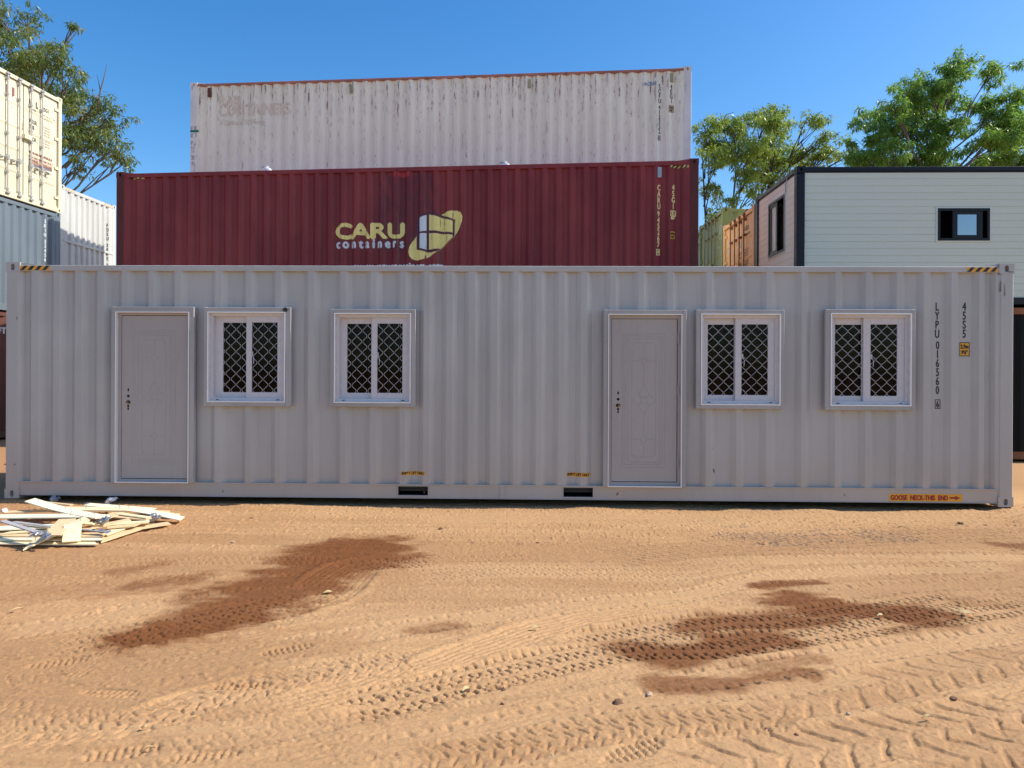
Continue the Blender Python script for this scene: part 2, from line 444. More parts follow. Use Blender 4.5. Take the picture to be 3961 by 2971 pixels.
            for uu in ((b-.52, b-.17) if k == 0 else (a+.17, a+.52)):
                bb = MB(P.M); bb.tube([(uu, v0-.05, w+.055), (uu, v1+.05, w+.055)], .017, 8)
                bar = bb.build('locking_bar', bar_mat, s.root)
                for vv in (v0+.02, v0+.42, v0+(v1-v0)*.5, v1-.42, v1-.06):
                    kb = MB(P.M); kb.box((uu-.035, vv-.03, w+.001), (uu+.035, vv+.03, w+.03)); kb.box((uu-.024, vv-.026, w+.029), (uu+.024, vv+.026, w+.076)); kb.build('bar_bracket', bar_mat, bar)
                for vv in (v0-.05, v1+.05):
                    kb = MB(P.M); kb.box((uu-.03, vv-.03, w+.035), (uu+.045, vv+.03, w+.075)); kb.box((uu-.055, vv-.022, w+.045), (uu+.06, vv+.004, w+.085)); kb.build('cam_lock', bar_mat, bar)
                hb = MB(P.M); hv = v0+(v1-v0)*.28; sg = -1 if k == 0 else 1
                hb.tube([(uu, hv+.03, w+.075), (uu+sg*.05, hv+.02, w+.09), (uu+sg*.26, hv-.03, w+.085)], .012, 6)
                hb.box((uu-.035, hv-.03, w+.04), (uu+.035, hv+.07, w+.085)); hb.build('handle', bar_mat, leaf)
                hb = MB(P.M); hb.box((uu+sg*.18-.03, hv-.045, w), (uu+sg*.18+.03, hv+.02, w+.07)); hb.build('handle_catch', bar_mat, leaf)
            for q in (.08, .36, .64, .92):
                hg = MB(P.M); vc = v0+(v1-v0)*q; e = u0 if k == 0 else u1; o = -1 if k == 0 else 1
                hg.cbox((min(e-o*.10, e+o*.055), vc-.035, w+.002), (max(e-o*.10, e+o*.055), vc+.035, w+.03), .004)
                hg.tube([(e+o*.055, vc-.06, w+.025), (e+o*.055, vc+.06, w+.025)], .016, 6); hg.build('hinge', mat, leaf)
        lb = MB(P.M); lb.box((mid-.05, H*.52, w+.001), (mid+.16, H*.52+.10, w+.085)); lb.build('lock_box', mat, s.root)
        return P
    def flat(s, face, w=0.0):
        P = Panel(s, face); P.prof = [(0, w), (P.width, w)]; return P

def hazard(c, P, u0, v0, u1, v1, mat_a=None, mat_b=None, n=4, rev=False):
    d = Deco(P); d.rect(u0, v0, u1, v1); st = d.build('hazard_stripe', mat_a or M_YEL, c.root, .002)
    k = Deco(P); step = (u1-u0)/n; h = v1-v0; s = h*.9
    for i in range(n):
        a = u0+i*step; b = a+step*.5
        pts = [(a, v0), (b, v0), (b+s, v1), (a+s, v1)] if not rev else [(a+s, v0), (b+s, v0), (b, v1), (a, v1)]
        pts = [(min(max(x, u0), u1), y) for x, y in pts]; k.poly(pts)
    k.build('hazard_bars', mat_b or M_BLK, st, .004)
def size_sign(c, P, u0, v0, u1, v1, bold=.003):
    d = Deco(P); d.rect(u0, v0, u1, v1); st = d.build('height_sign', M_YEL, c.root, .0025)
    k = Deco(P); t = (u1-u0)*.07; k.ring(u0, v0, u1, v1, t); w = u1-u0; h = v1-v0
    k.text('2,9m', u0+w*.14, v0+h*.56, h*.27, w=w*.72, bold=bold); k.text("9'6\"", u0+w*.22, v0+h*.14, h*.27, w=w*.56, bold=bold)
    k.build('sign_lettering', M_BLK, st, .004)
def vent(c, P, u0, v0, u1, v1, mat):
    mb = MB(P.M); w = P.w((u0+u1)/2)
    mb.cbox((u0, v0, w-.002), (u1, v1, w+.035), .006)
    for k in range(3): mb.cbox((u0+.02, v0+(v1-v0)*(.2+.2*k), w+.034), (u1-.02, v0+(v1-v0)*(.3+.2*k), w+.042), .002)
    mb.build('vent_cover', mat, c.root)

M_FLOOR = plain('plywood_floor', (.014, .013, .012), .6)

# ================================================================== FRONT: pale grey office container
GREY = paint('office_grey_paint', (.425, .418, .395), .36, .05, dust=.35, streak=.05, spec=.55, dustcol=(.45, .30, .20))
M_WHITE = plain('white_window_profile', (.64, .62, .62), .35, 0, .02, 8)
M_LATCH = plain('latch_metal', (.5, .5, .5), .35, .5)
M_TRIM = plain('bright_trim', (.80, .80, .80), .3, .25, .03, 30)
M_SURR = paint('window_surround_paint', (.37, .36, .345), .45, .08, streak=.1)
M_DOOR = paint('door_grey', (.385, .355, .33), .5, .03)
M_JAMB = paint('jamb_grey', (.37, .335, .31), .5, .03)
M_GLASS = glass('window_glass', (.27, .28, .28), .15)
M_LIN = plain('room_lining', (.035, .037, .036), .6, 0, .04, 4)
M_WIRE = plain('grille_wire', (.62, .62, .64), .35, .35, .05, 40)

fc = Cont('office_container', 'pale grey container office with two doors and four grilled windows, nearest on the dirt', (-6.2168, 8.702, 0.0), -.0213, 12.192, 2.438, 2.896, GREY, group=None, rail=.068, bottom=.212, under=.046)
FP = fc.f['front']
# corrugation read off the photograph: outer ridges are the narrow gaps between recesses
_rec = [(155,265),(330,455),(505,640),(695,830),(885,1040),(1085,1270),(1310,1495),(1545,1840),(1890,2105)]
R = [(a/2.212, b/2.212) for a, b in _rec]
R += [(2150/2.212, 1000+145/2.212)]+[(1000+a/2.212, 1000+b/2.212) for a, b in ((190,425),(475,705),(750,960),(1010,1215),(1260,1415),(1465,1610),(1660,1800),(1855,1990))]
R += [(1000+2045/2.212, 1000+2185/2.212)]+[(2000+a/2.212, 2000+b/2.212) for a, b in ((15,168),(215,360),(410,552),(600,800),(845,1042),(1090,1290),(1338,1625),(1670,1885),(1928,2140))]
R += [(2000+2190/2.212, 2961+315/2.212)]+[(2961+a/2.212, 2961+b/2.212) for a, b in ((355,605),(645,865),(910,1130),(1180,1360),(1408,1598),(1645,1835),(1880,1975))]
pr = [(0, -.010), (.17, -.010)]
for (a, b) in R:
    ua, ub = FP.px(a, 1060)[0], FP.px(b, 1060)[0]; sl = min(.064, (ub-ua)*.32)
    pr += [(ua, -.010), (ua+sl, -.058), (ub-sl, -.058), (ub, -.010)]
pr.append((12.192, -.010)); pr.sort(key=lambda p: p[0]); FP.prof = pr
fc.posts(.012)
def prect(P, x0, y0, x1, y1, w=0):
    a = P.px(x0, y0, w); b = P.px(x1, y1, w); return (a[0], b[1], b[0], a[1])
pockets = []
for (x0, y0, x1, y1) in ((1538.7, 1881, 1654.6, 1917.7), (2180, 1886, 2293.4, 1924.6)):
    r = prect(FP, x0, y0, x1, y1); pockets.append((r[0], max(.062, r[1]), r[2], min(.190, r[3])))
fc.rails(pockets)
WIN = [((793,1189,1127,1573), (807,1206,1106.5,1557), (854,1246.7,947.5,1518), (971,1246.7,1069,1518)),
       ((1280.4,1196,1607.7,1575), (1295.4,1211,1590.5,1560), (1337.5,1251,1433,1520.7), (1457.8,1251,1554.4,1520.7)),
       ((2691,1198.5,3029.5,1583), (2709.3,1213.6,3015.5,1568), (2743.8,1254,2845.4,1529), (2872,1254,2973,1529)),
       ((3188.7,1197,3534,1588), (3208.6,1212,3519,1571.6), (3240,1254.4,3342.4,1532.4), (3372.6,1254.4,3475,1532.4))]
DOORS = [((438,1187,753,1868), (454,1206,735,1865), (470,1220,722,1853)), ((2334,1199,2650,1884.5), (2351.6,1215,2634,1881.5), (2366.6,1232.6,2617.7,1865.5))]
opens = []
for w4 in WIN: opens.append(prect(FP, *w4[1]))
for d3 in DOORS: r = prect(FP, *d3[1]); opens.append((r[0], max(.20, r[1]-.03), r[2], r[3]))
fc.wall('front', openings=opens); fc.plain_rest(('back', 'left', 'right')); fc.floor()
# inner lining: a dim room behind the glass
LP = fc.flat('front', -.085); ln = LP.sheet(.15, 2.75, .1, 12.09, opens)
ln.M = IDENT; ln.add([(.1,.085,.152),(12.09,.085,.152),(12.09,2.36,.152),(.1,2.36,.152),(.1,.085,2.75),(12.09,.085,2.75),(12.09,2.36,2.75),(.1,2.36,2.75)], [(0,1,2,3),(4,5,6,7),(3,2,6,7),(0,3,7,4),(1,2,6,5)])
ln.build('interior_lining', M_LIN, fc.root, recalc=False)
def window(P, w4):
    o, t, gl, gr = [prect(P, *q) for q in w4]
    mb = MB(P.M)
    ax, ay = t[0]-o[0], t[1]-o[1]; bx, by = o[2]-t[2], o[3]-t[3]
    mb.cbox((o[0], o[1], -.02), (t[0], o[3], .034), .005); mb.cbox((t[2], o[1], -.02), (o[2], o[3], .034), .005)
    mb.cbox((t[0]-.001, o[1]+.001, -.02), (t[2]+.001, t[1], .0325), .004); mb.cbox((t[0]-.001, t[3], -.02), (t[2]+.001, o[3]-.001, .0325), .004)
    win = mb.build('window', M_SURR, fc.root)
    mb = MB(P.M); mb.frame(t[0]+.0005, t[1]+.0005, t[2]-.0005, t[3]-.0005, .013, -.03, .040); mb.build('trim', M_TRIM, win)
    i = (t[0]+.014, t[1]+.014, t[2]-.014, t[3]-.014)
    mb = MB(P.M); mb.frame(*i, .038, -.11, -.012); fr = mb.build('window_frame', M_WHITE, win)
    for uu in (i[0]+.075, i[2]-.11):
        dr = MB(P.M); dr.box((uu, i[1]+.012, -.013), (uu+.04, i[1]+.022, -.0105)); dr.build('drain_slot', M_DARK, win)
    m = (gl[2]+gr[0])/2; j = (i[0]+.036, i[1]+.036, i[2]-.036, i[3]-.036)
    for k, (g, a, b, w) in enumerate(((gl, j[0], gr[0]-.012, -.07), (gr, gl[2]+.002, j[2], -.028))):
        mb = MB(P.M)
        mb.cbox((a, j[1], w-.032), (g[0], j[3], w), .003); mb.cbox((g[2], j[1], w-.032), (b, j[3], w), .003)
        mb.cbox((g[0]-.001, j[1], w-.032), (g[2]+.001, g[1], w-.0012), .003); mb.cbox((g[0]-.001, g[3], w-.032), (g[2]+.001, j[3], w-.0012), .003)
        sash = mb.build('sash', M_WHITE, win)
        mb = MB(P.M); mb.box((g[0]-.006, g[1]-.006, w-.02), (g[2]+.006, g[3]+.006, w-.015)); mb.build('pane', M_GLASS, sash)
        if k:
            mb = MB(P.M); vc = (g[1]+g[3])/2-.02
            mb.tube([(g[0]+.012, vc+.05, w+.002), (g[0]+.030, vc+.01, w+.012), (g[0]+.026, vc-.06, w+.008)], .0045, 6); mb.box((g[0]+.001, vc+.03, w-.002), (g[0]+.018, vc+.09, w+.004)); mb.build('latch', M_LATCH, sash)
    # diamond grille: mirrored zigzag wires that touch at the nodes
    mb = MB(P.M); g0 = (i[0], i[1], i[2], i[3]); n = round((g0[2]-g0[0])/.0655); dx = (g0[2]-g0[0])/n; m_ = round((g0[3]-g0[1])/.0655); dz = (g0[3]-g0[1])/m_
    for k in range(n):
        uc = g0[0]+dx*(k+.5); pts = []
        for q in range(m_+1):
            sg = 1 if (q+k) % 2 else -1; v = g0[1]+q*dz; e = .06 if 0 < q < m_ else 0
            x = uc+sg*(dx/2-.0025)
            for dv in ((-.16, .16) if 0 < q < m_ else (0,)):
                pts.append((x-(sg*dx*.07 if dv else 0), v+dv*dz, .012+.004*sg))
        mb.tube(pts, .0024, 5, smooth=True)
    mb.build('security_grille', M_WIRE, win)
for w4 in WIN: window(FP, w4)
r = prect(FP, 975, 1297, 1006, 1516); mb = MB(FP.M); mb.cbox((r[0]+.01, r[1]-.3, -.62), (r[2]+.03, r[3]+.02, -.58), .004); mb.build('inner_partition', plain('inner_panel', (.42, .47, .45), .5), fc.root)
PAT_T = []
def door(P, d3, lock_style):
    o, t, l = [prect(P, *q) for q in d3]
    vb = max(.205, o[1])
    mb = MB(P.M)
    mb.cbox((o[0], vb, -.03), (t[0], o[3], .04), .005); mb.cbox((t[2], vb, -.03), (o[2], o[3], .04), .005); mb.cbox((t[0]-.001, t[3], -.03), (t[2]+.001, o[3]-.001, .0385), .004)
    sur = mb.build('door_surround', M_SURR, fc.root)
    mb = MB(P.M); mb.frame(t[0]+.0005, vb+.002, t[2]-.0005, t[3]-.0005, .010, -.05, .046); mb.build('door_trim', M_TRIM, sur)
    mb = MB(P.M); mb.frame(t[0]+.0115, vb+.013, t[2]-.0115, t[3]-.0115, l[0]-t[0]-.014, -.10, -.004, l[1]-vb-.016); mb.build('door_jamb', M_JAMB, sur)
    w = -.008
    mb = MB(P.M); mb.cbox((l[0]+.002, l[1]+.004, w-.05), (l[2]-.002, l[3]-.004, w), .002); leaf = mb.build('door', M_DOOR, fc.root)
    gp = MB(P.M); gp.box((l[0]-.004, l[1]-.004, w-.06), (l[2]+.004, l[3]+.004, w-.045)); gp.build('door_gap', M_DARK, leaf)
    def q(x, y): return (l[0]+(x-233)/(735-233)*(l[2]-l[0]), l[3]-(y-225)/(1490-225)*(l[3]-l[1]), w)
    em = MB(P.M); r = .0028
    def line(pts, closed=False):
        p = [q(*a) for a in pts]
        if closed: p.append(p[0])
        em.tube(p, r, 5, smooth=False)
    def circ(cx, cy, rr): line([(cx+rr*math.cos(k*math.pi/7), cy+rr*math.sin(k*math.pi/7)) for k in range(14)], True)
    for a in ((320,342,642,1378), (340,360,622,1357), (360,380,604,1338)): line([(a[0],a[1]),(a[2],a[1]),(a[2],a[3]),(a[0],a[3])], True)
    line([(412,412),(548,412),(572,438),(572,1275),(548,1300),(412,1300),(390,1275),(390,438)], True)
    line([(483,414),(483,530)]); line([(483,575),(483,740)]); line([(483,972),(483,1139)]); line([(483,1181),(483,1298)])
    for cy in (552, 1160):
        circ(483, cy, 21); line([(392, cy), (461, cy)]); line([(505, cy), (570, cy)])
    circ(483, 857, 25)
    for sx in (-1, 1):
        line([(483,740),(483+sx*33,795),(483+sx*36,822),(483+sx*18,836)]); line([(483,972),(483+sx*33,912),(483+sx*36,890),(483+sx*18,878)])
        line([(483+sx*88,857),(483+sx*52,822),(483+sx*36,822)]); line([(483+sx*88,857),(483+sx*52,892),(483+sx*36,890)])
    em.build('embossing', M_DOOR, leaf)
    for (x, y, ru, rv) in ((285,802,.010,.020), (285,850,.017,.017), (285,898,.026,.022), (285,927,.014,.014), (285,948,.009,.018)):
        kb = MB(P.M); c_ = q(x, y); kb.disc(c_[0], c_[1], ru, rv, w-.004, w+.0015, 12); kb.build('lock_hole', M_DARK, leaf)
    kb = MB(P.M); c_ = q(287, 900); kb.tube([(c_[0], c_[1], w), (c_[0]+.006, c_[1]-.004, w+.03)], .011, 8); kb.box((c_[0]-.004, c_[1]-.018, w+.01), (c_[0]+.006, c_[1]+.014, w+.022)); kb.build('lock_spindle', plain('brass', (.35, .2, .08), .4, .7), leaf)
    for y in (382, 775, 1335):
        hb = MB(P.M); c_ = q(739, y); hb.tube([(c_[0]+.004, c_[1]-.062, w+.008), (c_[0]+.004, c_[1]+.062, w+.008)], .011, 8)
        for k in (-.03, 0, .03): hb.tube([(c_[0]+.004, c_[1]+k-.002, w+.008), (c_[0]+.004, c_[1]+k+.002, w+.008)], .0125, 8)
        hb.build('hinge', M_JAMB, leaf)
for k, d3 in enumerate(DOORS): door(FP, d3, k)
for k, pk in enumerate(pockets):
    mb = MB(FP.M); a, b, c_, d_ = pk
    mb.frame(a-.012, b-.010, c_+.012, d_+.010, .011, -.05, -.008); fp_ = mb.build('forklift_pocket', GREY, fc.root)
    mb = MB(FP.M); V = [(a,b,-.02),(c_,b,-.02),(c_,d_,-.02),(a,d_,-.02),(a,b,-1.2),(c_,b,-1.2),(c_,d_,-1.2),(a,d_,-1.2)]
    mb.add(V, [(0,1,5,4),(1,2,6,5),(2,3,7,6),(3,0,4,7),(4,5,6,7)]); mb.build('pocket_tunnel', M_DARK, fp_, recalc=False)
r = prect(FP, 1935, 1872, 1949.6, 1930)
mb = MB(FP.M); mb.box((r[0], .047, -.03), (r[2], fc.bot-.013, -.004)); mb.build('rail_stiffener', GREY, fc.root)
# lettering and stickers
d = Deco(FP); u, v = FP.px(3636, 1169); h = FP.px(3636, 1169)[1]-FP.px(3636, 1199.5)[1]; pt_ = FP.px(3636, 1169)[1]-FP.px(3636, 1203.9)[1]
vb = d.column('LYPU', u, v, h, pt_*1.015, .6, .0025); u2, v2 = FP.px(3637.5, 1320); vb = d.column('016560', u2, v2, h*.98, pt_, .6, .0025)
r = prect(FP, 3627, 1546, 3648, 1582.5); d.ring(*r, .008); d.text('6', (r[0]+r[2])/2, r[1]+.018, r[3]-r[1]-.036, cond=.6, bold=.003, center=True)
d.build('serial_number', M_BLK, fc.root)
d = Deco(FP); u, v = FP.px(3741.5, 1169); d.column('45S5', u, v, h, pt_*1.01, .64, .0025); d.build('size_code', M_BLK, fc.root)
size_sign(fc, FP, *prect(FP, 3722, 1323.5, 3761.5, 1378), bold=.003)
for r0 in ((1551.7, 1824.5, 1643, 1840), (2193.7, 1829.5, 2283, 1846)):
    r = prect(FP, *r0); d = Deco(FP); d.rect(*r); st = d.build('lift_sticker', M_YEL, fc.root)
    d = Deco(FP); d.text('EMPTY LIFT ONLY', r[0]+.008, r[1]+.009, (r[3]-r[1])*.66, w=(r[2]-r[0])-.016, bold=.0018); d.build('sticker_lettering', M_BLK, st, .004)
RP = fc.flat('front', -.016)
r = prect(RP, 3439, 1909.5, 3722, 1940.5, -.016); d = Deco(RP); d.rect(*r); st = d.build('gooseneck_sticker', M_YEL, fc.root)
d = Deco(RP); hh = r[3]-r[1]; ww = r[2]-r[0]; d.text('GOOSE  NECK-THIS  END', r[0]+ww*.022, r[1]+hh*.17, hh*.62, w=ww*.78, bold=.004)
d.rect(r[0]+ww*.825, r[1]+hh*.36, r[0]+ww*.90, r[1]+hh*.62); d.poly([(r[0]+ww*.90, r[1]+hh*.18), (r[0]+ww*.975, r[1]+hh*.49), (r[0]+ww*.90, r[1]+hh*.80)])
d.build('sticker_lettering', M_RED, st, .004)
TP = fc.flat('front', -.004); tr0 = 2.896-.036
r = prect(TP, 81, 1025, 191, 1041); hazard(fc, TP, r[0]-.01, tr0-.060, r[2], tr0-.006)
r = prect(TP, 3741, 1034, 3858, 1050); hazard(fc, TP, r[0], tr0-.062, r[2]+.01, tr0-.006)
# a tarred lug on one window corner and paint chips
mb = MB(FP.M); u, v = FP.px(1108, 1199); mb.disc(u, v, .030, .026, .03, .052, 9); mb.build('tar_blob', plain('tar', (.03, .03, .03), .5), fc.root)
for (x, y, k) in ((2764, 1823, 1), (2757, 1735, .35)):
    d = Deco(FP); u, v = FP.px(x, y); d.poly([(u-.012*k, v+.03*k), (u+.008*k, v+.012*k), (u+.014*k, v-.03*k), (u-.002*k, v-.012*k)]); d.build('paint_chip', M_DARK, fc.root)

M_SCUFF = decal('brown_scuffs', (.16, .11, .09), 1.2)
PF = fc.flat('front', -.003)
for (x, y, w_, h_) in ((66, 1229, 3, 9), (21, 1796, 6, 3), (58, 1796, 5, 4), (3873, 1108, 7, 22), (3884, 1120, 4, 26), (3910, 1052, 12, 3), (3868, 1060, 9, 3)):
    r = prect(PF, x-w_, y-h_, x+w_, y+h_, -.003); d = Deco(PF); d.poly([(r[0], r[1]+.01), (r[0]+.01, r[1]), (r[2], r[1]+.006), (r[2]-.004, r[3]-.008), (r[0]+.012, r[3])]); d.build('scuff_mark', M_SCUFF, fc.root, .0035)
for (x, y, s_) in ((2388, 1912, 6), (860, 1902, 5), (1640, 1905, 3), (3268, 1915, 4)):
    P = fc.flat('front', -.016); u, v = P.px(x, y); k = s_/319; d = Deco(P); d.poly([(u-k*.6, v-k), (u+k*.5, v-k*.7), (u+k, v+k*.8), (u-k*.2, v+k)]); d.build('rust_spot', decal('rust_spots', (.26, .13, .07), .8), fc.root, .003)
# ================================================================== MAROON container (second tier) and the one it stands on
def maroon_paint():
    t = NT('maroon_paint')
    big = t.noise(t.vec((1, 1, .4)), 1.2, 4)
    c = t.mix(t.ss(big, .3, .7), (.185, .020, .024), (.265, .040, .038))
    fine = t.noise(t.vec((1, 1, .08)), 20, 6, .65); c = t.mix(t.ss(fine, .52, .75, 0, .45), c, (.13, .016, .022))
    X, Y, Z = t.xyz()[0], t.xyz()[1], t.xyz()[2]
    # weathered purple panel under the red patch
    n = t.noise(t.vec((1, 1, .25)), 14, 6, .7)
    px_ = t.math('MULTIPLY', t.ss(X, 5.55, 5.75), t.ss(X, 7.0, 6.85)); pz = t.math('MULTIPLY', t.ss(Z, 1.05, 1.25), t.ss(Z, 2.9, 2.6))
    c = t.mix(t.math('MULTIPLY', t.math('MULTIPLY', px_, pz), t.ss(n, .40, .62, .12, .72)), c, (.085, .024, .036))
    # vertical scrapes and rust that follow a few ridges
    chip = t.noise(t.vec((1, 1, .10)), 26, 6, .72)
    for (xc, hw, zl, zh, amt) in ((4.93, .05, .3, 1.6, .56), (6.15, .045, .2, 2.0, .56), (7.02, .05, .1, 1.7, .50), (5.5, .03, 1.2, 2.6, .6), (8.95, .05, .2, 1.9, .62), (10.6, .04, .2, 1.2, .62)):
        a = t.math('MULTIPLY', t.ss(X, xc-hw, xc-hw*.5), t.ss(X, xc+hw, xc+hw*.5)); b = t.math('MULTIPLY', t.ss(Z, zl, zl+.3), t.ss(Z, zh, zh-.3))
        m = t.math('MULTIPLY', t.math('MULTIPLY', a, b), t.ss(chip, amt-.06, amt+.04))
        c = t.mix(m, c, t.mix(t.noise(t.vec((1, 1, .3)), 50, 3), (.035, .016, .014), (.26, .15, .11)))
    pale = t.noise(t.vec((1, 1, .07), (3, 1, 5)), 30, 5, .7); c = t.mix(t.ss(pale, .70, .76, 0, .55), c, (.34, .16, .14))
    r = t.noise(t.vec((1, 1, .3)), 7, 8, .7); c = t.mix(t.ss(t.math('ADD', r, t.ss(Z, 2.55, 2.9, 0, .13)), .70, .76), c, (.055, .02, .014))
    t.bump(t.noise(t.vec((1, 1, .4)), 3.5, 4), .014, .4)
    return t.fin(c, .5, spec=.35)
MAROON = maroon_paint(); RUSTPOST = paint('rusty_post_paint', (.115, .022, .018), .65, .12, rust=.55, streak=.7)
MAR_TOP = (-8.4725, 15.153, 2.896); mz = -.0973
ac = Cont('maroon_container', 'maroon container with yellow and white lettering, behind and above the grey office', MAR_TOP, mz, 12.192, 2.438, 2.896, MAROON, post_mat=RUSTPOST, rail=.085)
AP = ac.f['front']; AP.corrugate(.16, 12.03, depth=.058, slope=.060)
ac.posts(.006); ac.rails(); ac.plain_rest(('front', 'back', 'left', 'right'))
L_YEL = decal('faded_yellow_lettering', (.98, .82, .27), .10); L_WHT = decal('worn_white_lettering', (.74, .78, .80), .4); L_YW = decal('pale_yellow_numbers', (.86, .72, .30), .0)
L_BLU = decal('pale_blue_lettering', (.74, .81, .84), .1); L_PUR = decal('plum_outline', (.115, .022, .045), .1)
def z6(x, y): return (1260+x/3.8138, 780+y/3.8138)
d = Deco(AP); r = prect(AP, 1297.5, 866.5, 1559, 918); wt = r[2]-r[0]
for ch, a, b in (('C', .0, .225), ('A', .225, .51), ('R', .53, .755), ('U', .775, 1.0)):
    d.text(ch, r[0]+wt*a, r[1], r[3]-r[1], w=wt*(b-a), bold=.022)
d.build('company_name', L_YEL, ac.root)
d = Deco(AP); a = AP.px(1299, 958.6); b = AP.px(1557.6, 958.6); d.text('c o n t a i n e r s', a[0], a[1], (AP.px(1299, 925)[1]-a[1])*1.0, w=b[0]-a[0], bold=.013); d.build('company_lettering', L_WHT, ac.root)
d = Deco(AP); a = AP.px(1371, 1041); b = AP.px(1710, 1041); d.text('www.carucontainers.com', a[0], a[1], AP.px(1371, 1019)[1]-a[1], w=b[0]-a[0], bold=.012); d.build('web_address', L_WHT, ac.root)
egg = [(1925,122),(1985,150),(2015,210),(2010,280),(1975,370),(1930,450),(1870,530),(1800,605),(1700,690),(1600,760),(1500,820),(1420,850),(1340,862),(1270,845),(1230,800),(1217,740),(1230,670),(1270,590),(1330,500),(1380,430),(1450,350),(1550,270),(1690,190),(1780,145),(1850,128)]
d = Deco(AP); d.poly([AP.px(*z6(*p)) for p in egg]); lg = d.build('company_logo', L_YEL, ac.root, .002)
d = Deco(AP); d.poly([AP.px(*z6(*p)) for p in ((1378,215),(1520,128),(1895,258),(1893,490),(1868,530),(1800,600),(1690,692),(1640,730),(1500,745),(1330,700),(1330,268))]); d.build('logo_outline', L_PUR, lg, .004)
d = Deco(AP); d.poly([AP.px(*z6(*p)) for p in ((1380,235),(1480,190),(1480,425),(1380,440))]); d.poly([AP.px(*z6(*p)) for p in ((1380,465),(1480,460),(1480,705),(1380,680))]); d.build('logo_blue_side', L_BLU, lg, .006)
d = Deco(AP); d.poly([AP.px(*z6(*p)) for p in ((1515,178),(1870,278),(1868,450),(1515,415))]); d.poly([AP.px(*z6(*p)) for p in ((1515,455),(1868,485),(1868,520),(1785,605),(1690,688),(1515,700))]); d.build('logo_yellow_side', L_YEL, lg, .006)
d = Deco(AP); h = AP.px(2550, 715)[1]-AP.px(2550, 735.5)[1]; p1 = AP.px(2549.5, 715); pitch = AP.px(2550, 715)[1]-AP.px(2550, 739.3)[1]
d.column('CARU', p1[0], p1[1], h, pitch, .62, .005); p1 = AP.px(2547.5, 817); d.column('945267', p1[0], p1[1], h*.98, AP.px(2550, 817)[1]-AP.px(2550, 840.6)[1], .62, .005)
r = prect(AP, 2538.5, 963, 2553, 987.5); d.ring(*r, .014); d.text('4', (r[0]+r[2])/2, r[1]+.03, r[3]-r[1]-.06, cond=.6, bold=.012, center=True)
d.build('serial_number', L_YW, ac.root)
d = Deco(AP); p1 = AP.px(2605, 714); d.column('45G1', p1[0], p1[1], h, pitch, .66, .005)
r = prect(AP, 2593.6, 813.5, 2616.5, 834.5); d.ring(*r, .016); d.rect((r[0]+r[2])/2-.03, r[1], (r[0]+r[2])/2-.014, r[3]); d.text('i', r[0]+.035, r[1]+.03, .075, cond=1, bold=.008); d.text('C', r[2]-.075, r[1]+.035, .065, cond=.9, bold=.008)
p1 = AP.px(2604, 847.5); d.text('87', p1[0], p1[1], .062, cond=.9, bold=.007, center=True); d.build('size_code', L_YW, ac.root)
size_sign(ac, AP, *prect(AP, 2592, 893.5, 2612.5, 925.5), bold=.006)
vent(ac, AP, *prect(AP, 2544, 646, 2559, 687), M_GALV)
H_PALE = decal('weathered_hazard_yellow', (.72, .52, .18), .5)
TPa = ac.flat('front', -.004)
hazard(ac, AP, *prect(AP, 499, 679, 554, 690.5), mat_a=H_PALE, n=3); hazard(ac, AP, *prect(AP, 2595, 635.5, 2664, 647), mat_a=H_PALE, n=4)
d = Deco(AP); d.poly([AP.px(*p) for p in ((1513,664),(1583,662),(1583.5,678),(1570,683.5),(1545,681),(1514,680))]); d.build('red_patch', decal('bright_red_patch', (.40, .025, .03), .25), ac.root)
d = Deco(TPa); r = prect(TPa, 1513, 653, 1584, 661); d.rect(*r); d.build('red_patch', decal('dark_red_patch', (.22, .02, .022), .9), ac.root)
# the two roof ventilators that show above its top rail
M_VENT = plain('white_vent_metal', (.78, .78, .78), .35, .3, .04, 20)
for k, (px_, py_) in enumerate(((1027, 645), (1949, 628))):
    y = 16.3 if k == 0 else 15.5; q = at_y(px_, py_, y); zt = q.z; zb = 5.79-.02; R_ = .155
    v_ = empty('roof_ventilator', 'white turbine ventilator on the maroon container roof, %s one' % ('left' if k == 0 else 'right'), 'roof ventilator', (q.x, y, zb), 0, 'turbine ventilators on the maroon container')
    mb = MB(); hgt = zt-zb; mb.tube([(0,0,0),(0,0,hgt-.2)], .11, 14); mb.build('vent_neck', M_VENT, v_)
    mb = MB()
    for j in range(22):
        a = 2*math.pi*j/22; pts = []
        for i in range(7):
            th = math.pi*(.12+.76*i/6); rr = R_*math.sin(th); pts.append((rr*math.cos(a+.5*i/6), rr*math.sin(a+.5*i/6), hgt-.13+.13*math.cos(th)))
        V = []; F = []
        for p in pts:
            rad = Vector((p[0], p[1], 0)).normalized(); tg = Vector((-rad.y, rad.x, 0))
            V += [tuple(Vector(p)+tg*.018), tuple(Vector(p)-tg*.018-rad*.022)]
        for i in range(6): F.append((2*i, 2*i+1, 2*i+3, 2*i+2))
        mb.add(V, F)
    hd = mb.build('turbine_head', M_VENT, v_, recalc=False)
    mb = MB(); mb.disc(0, 0, .08, .08, hgt-.012, hgt, 16); mb.build('vent_cap', M_VENT, hd)

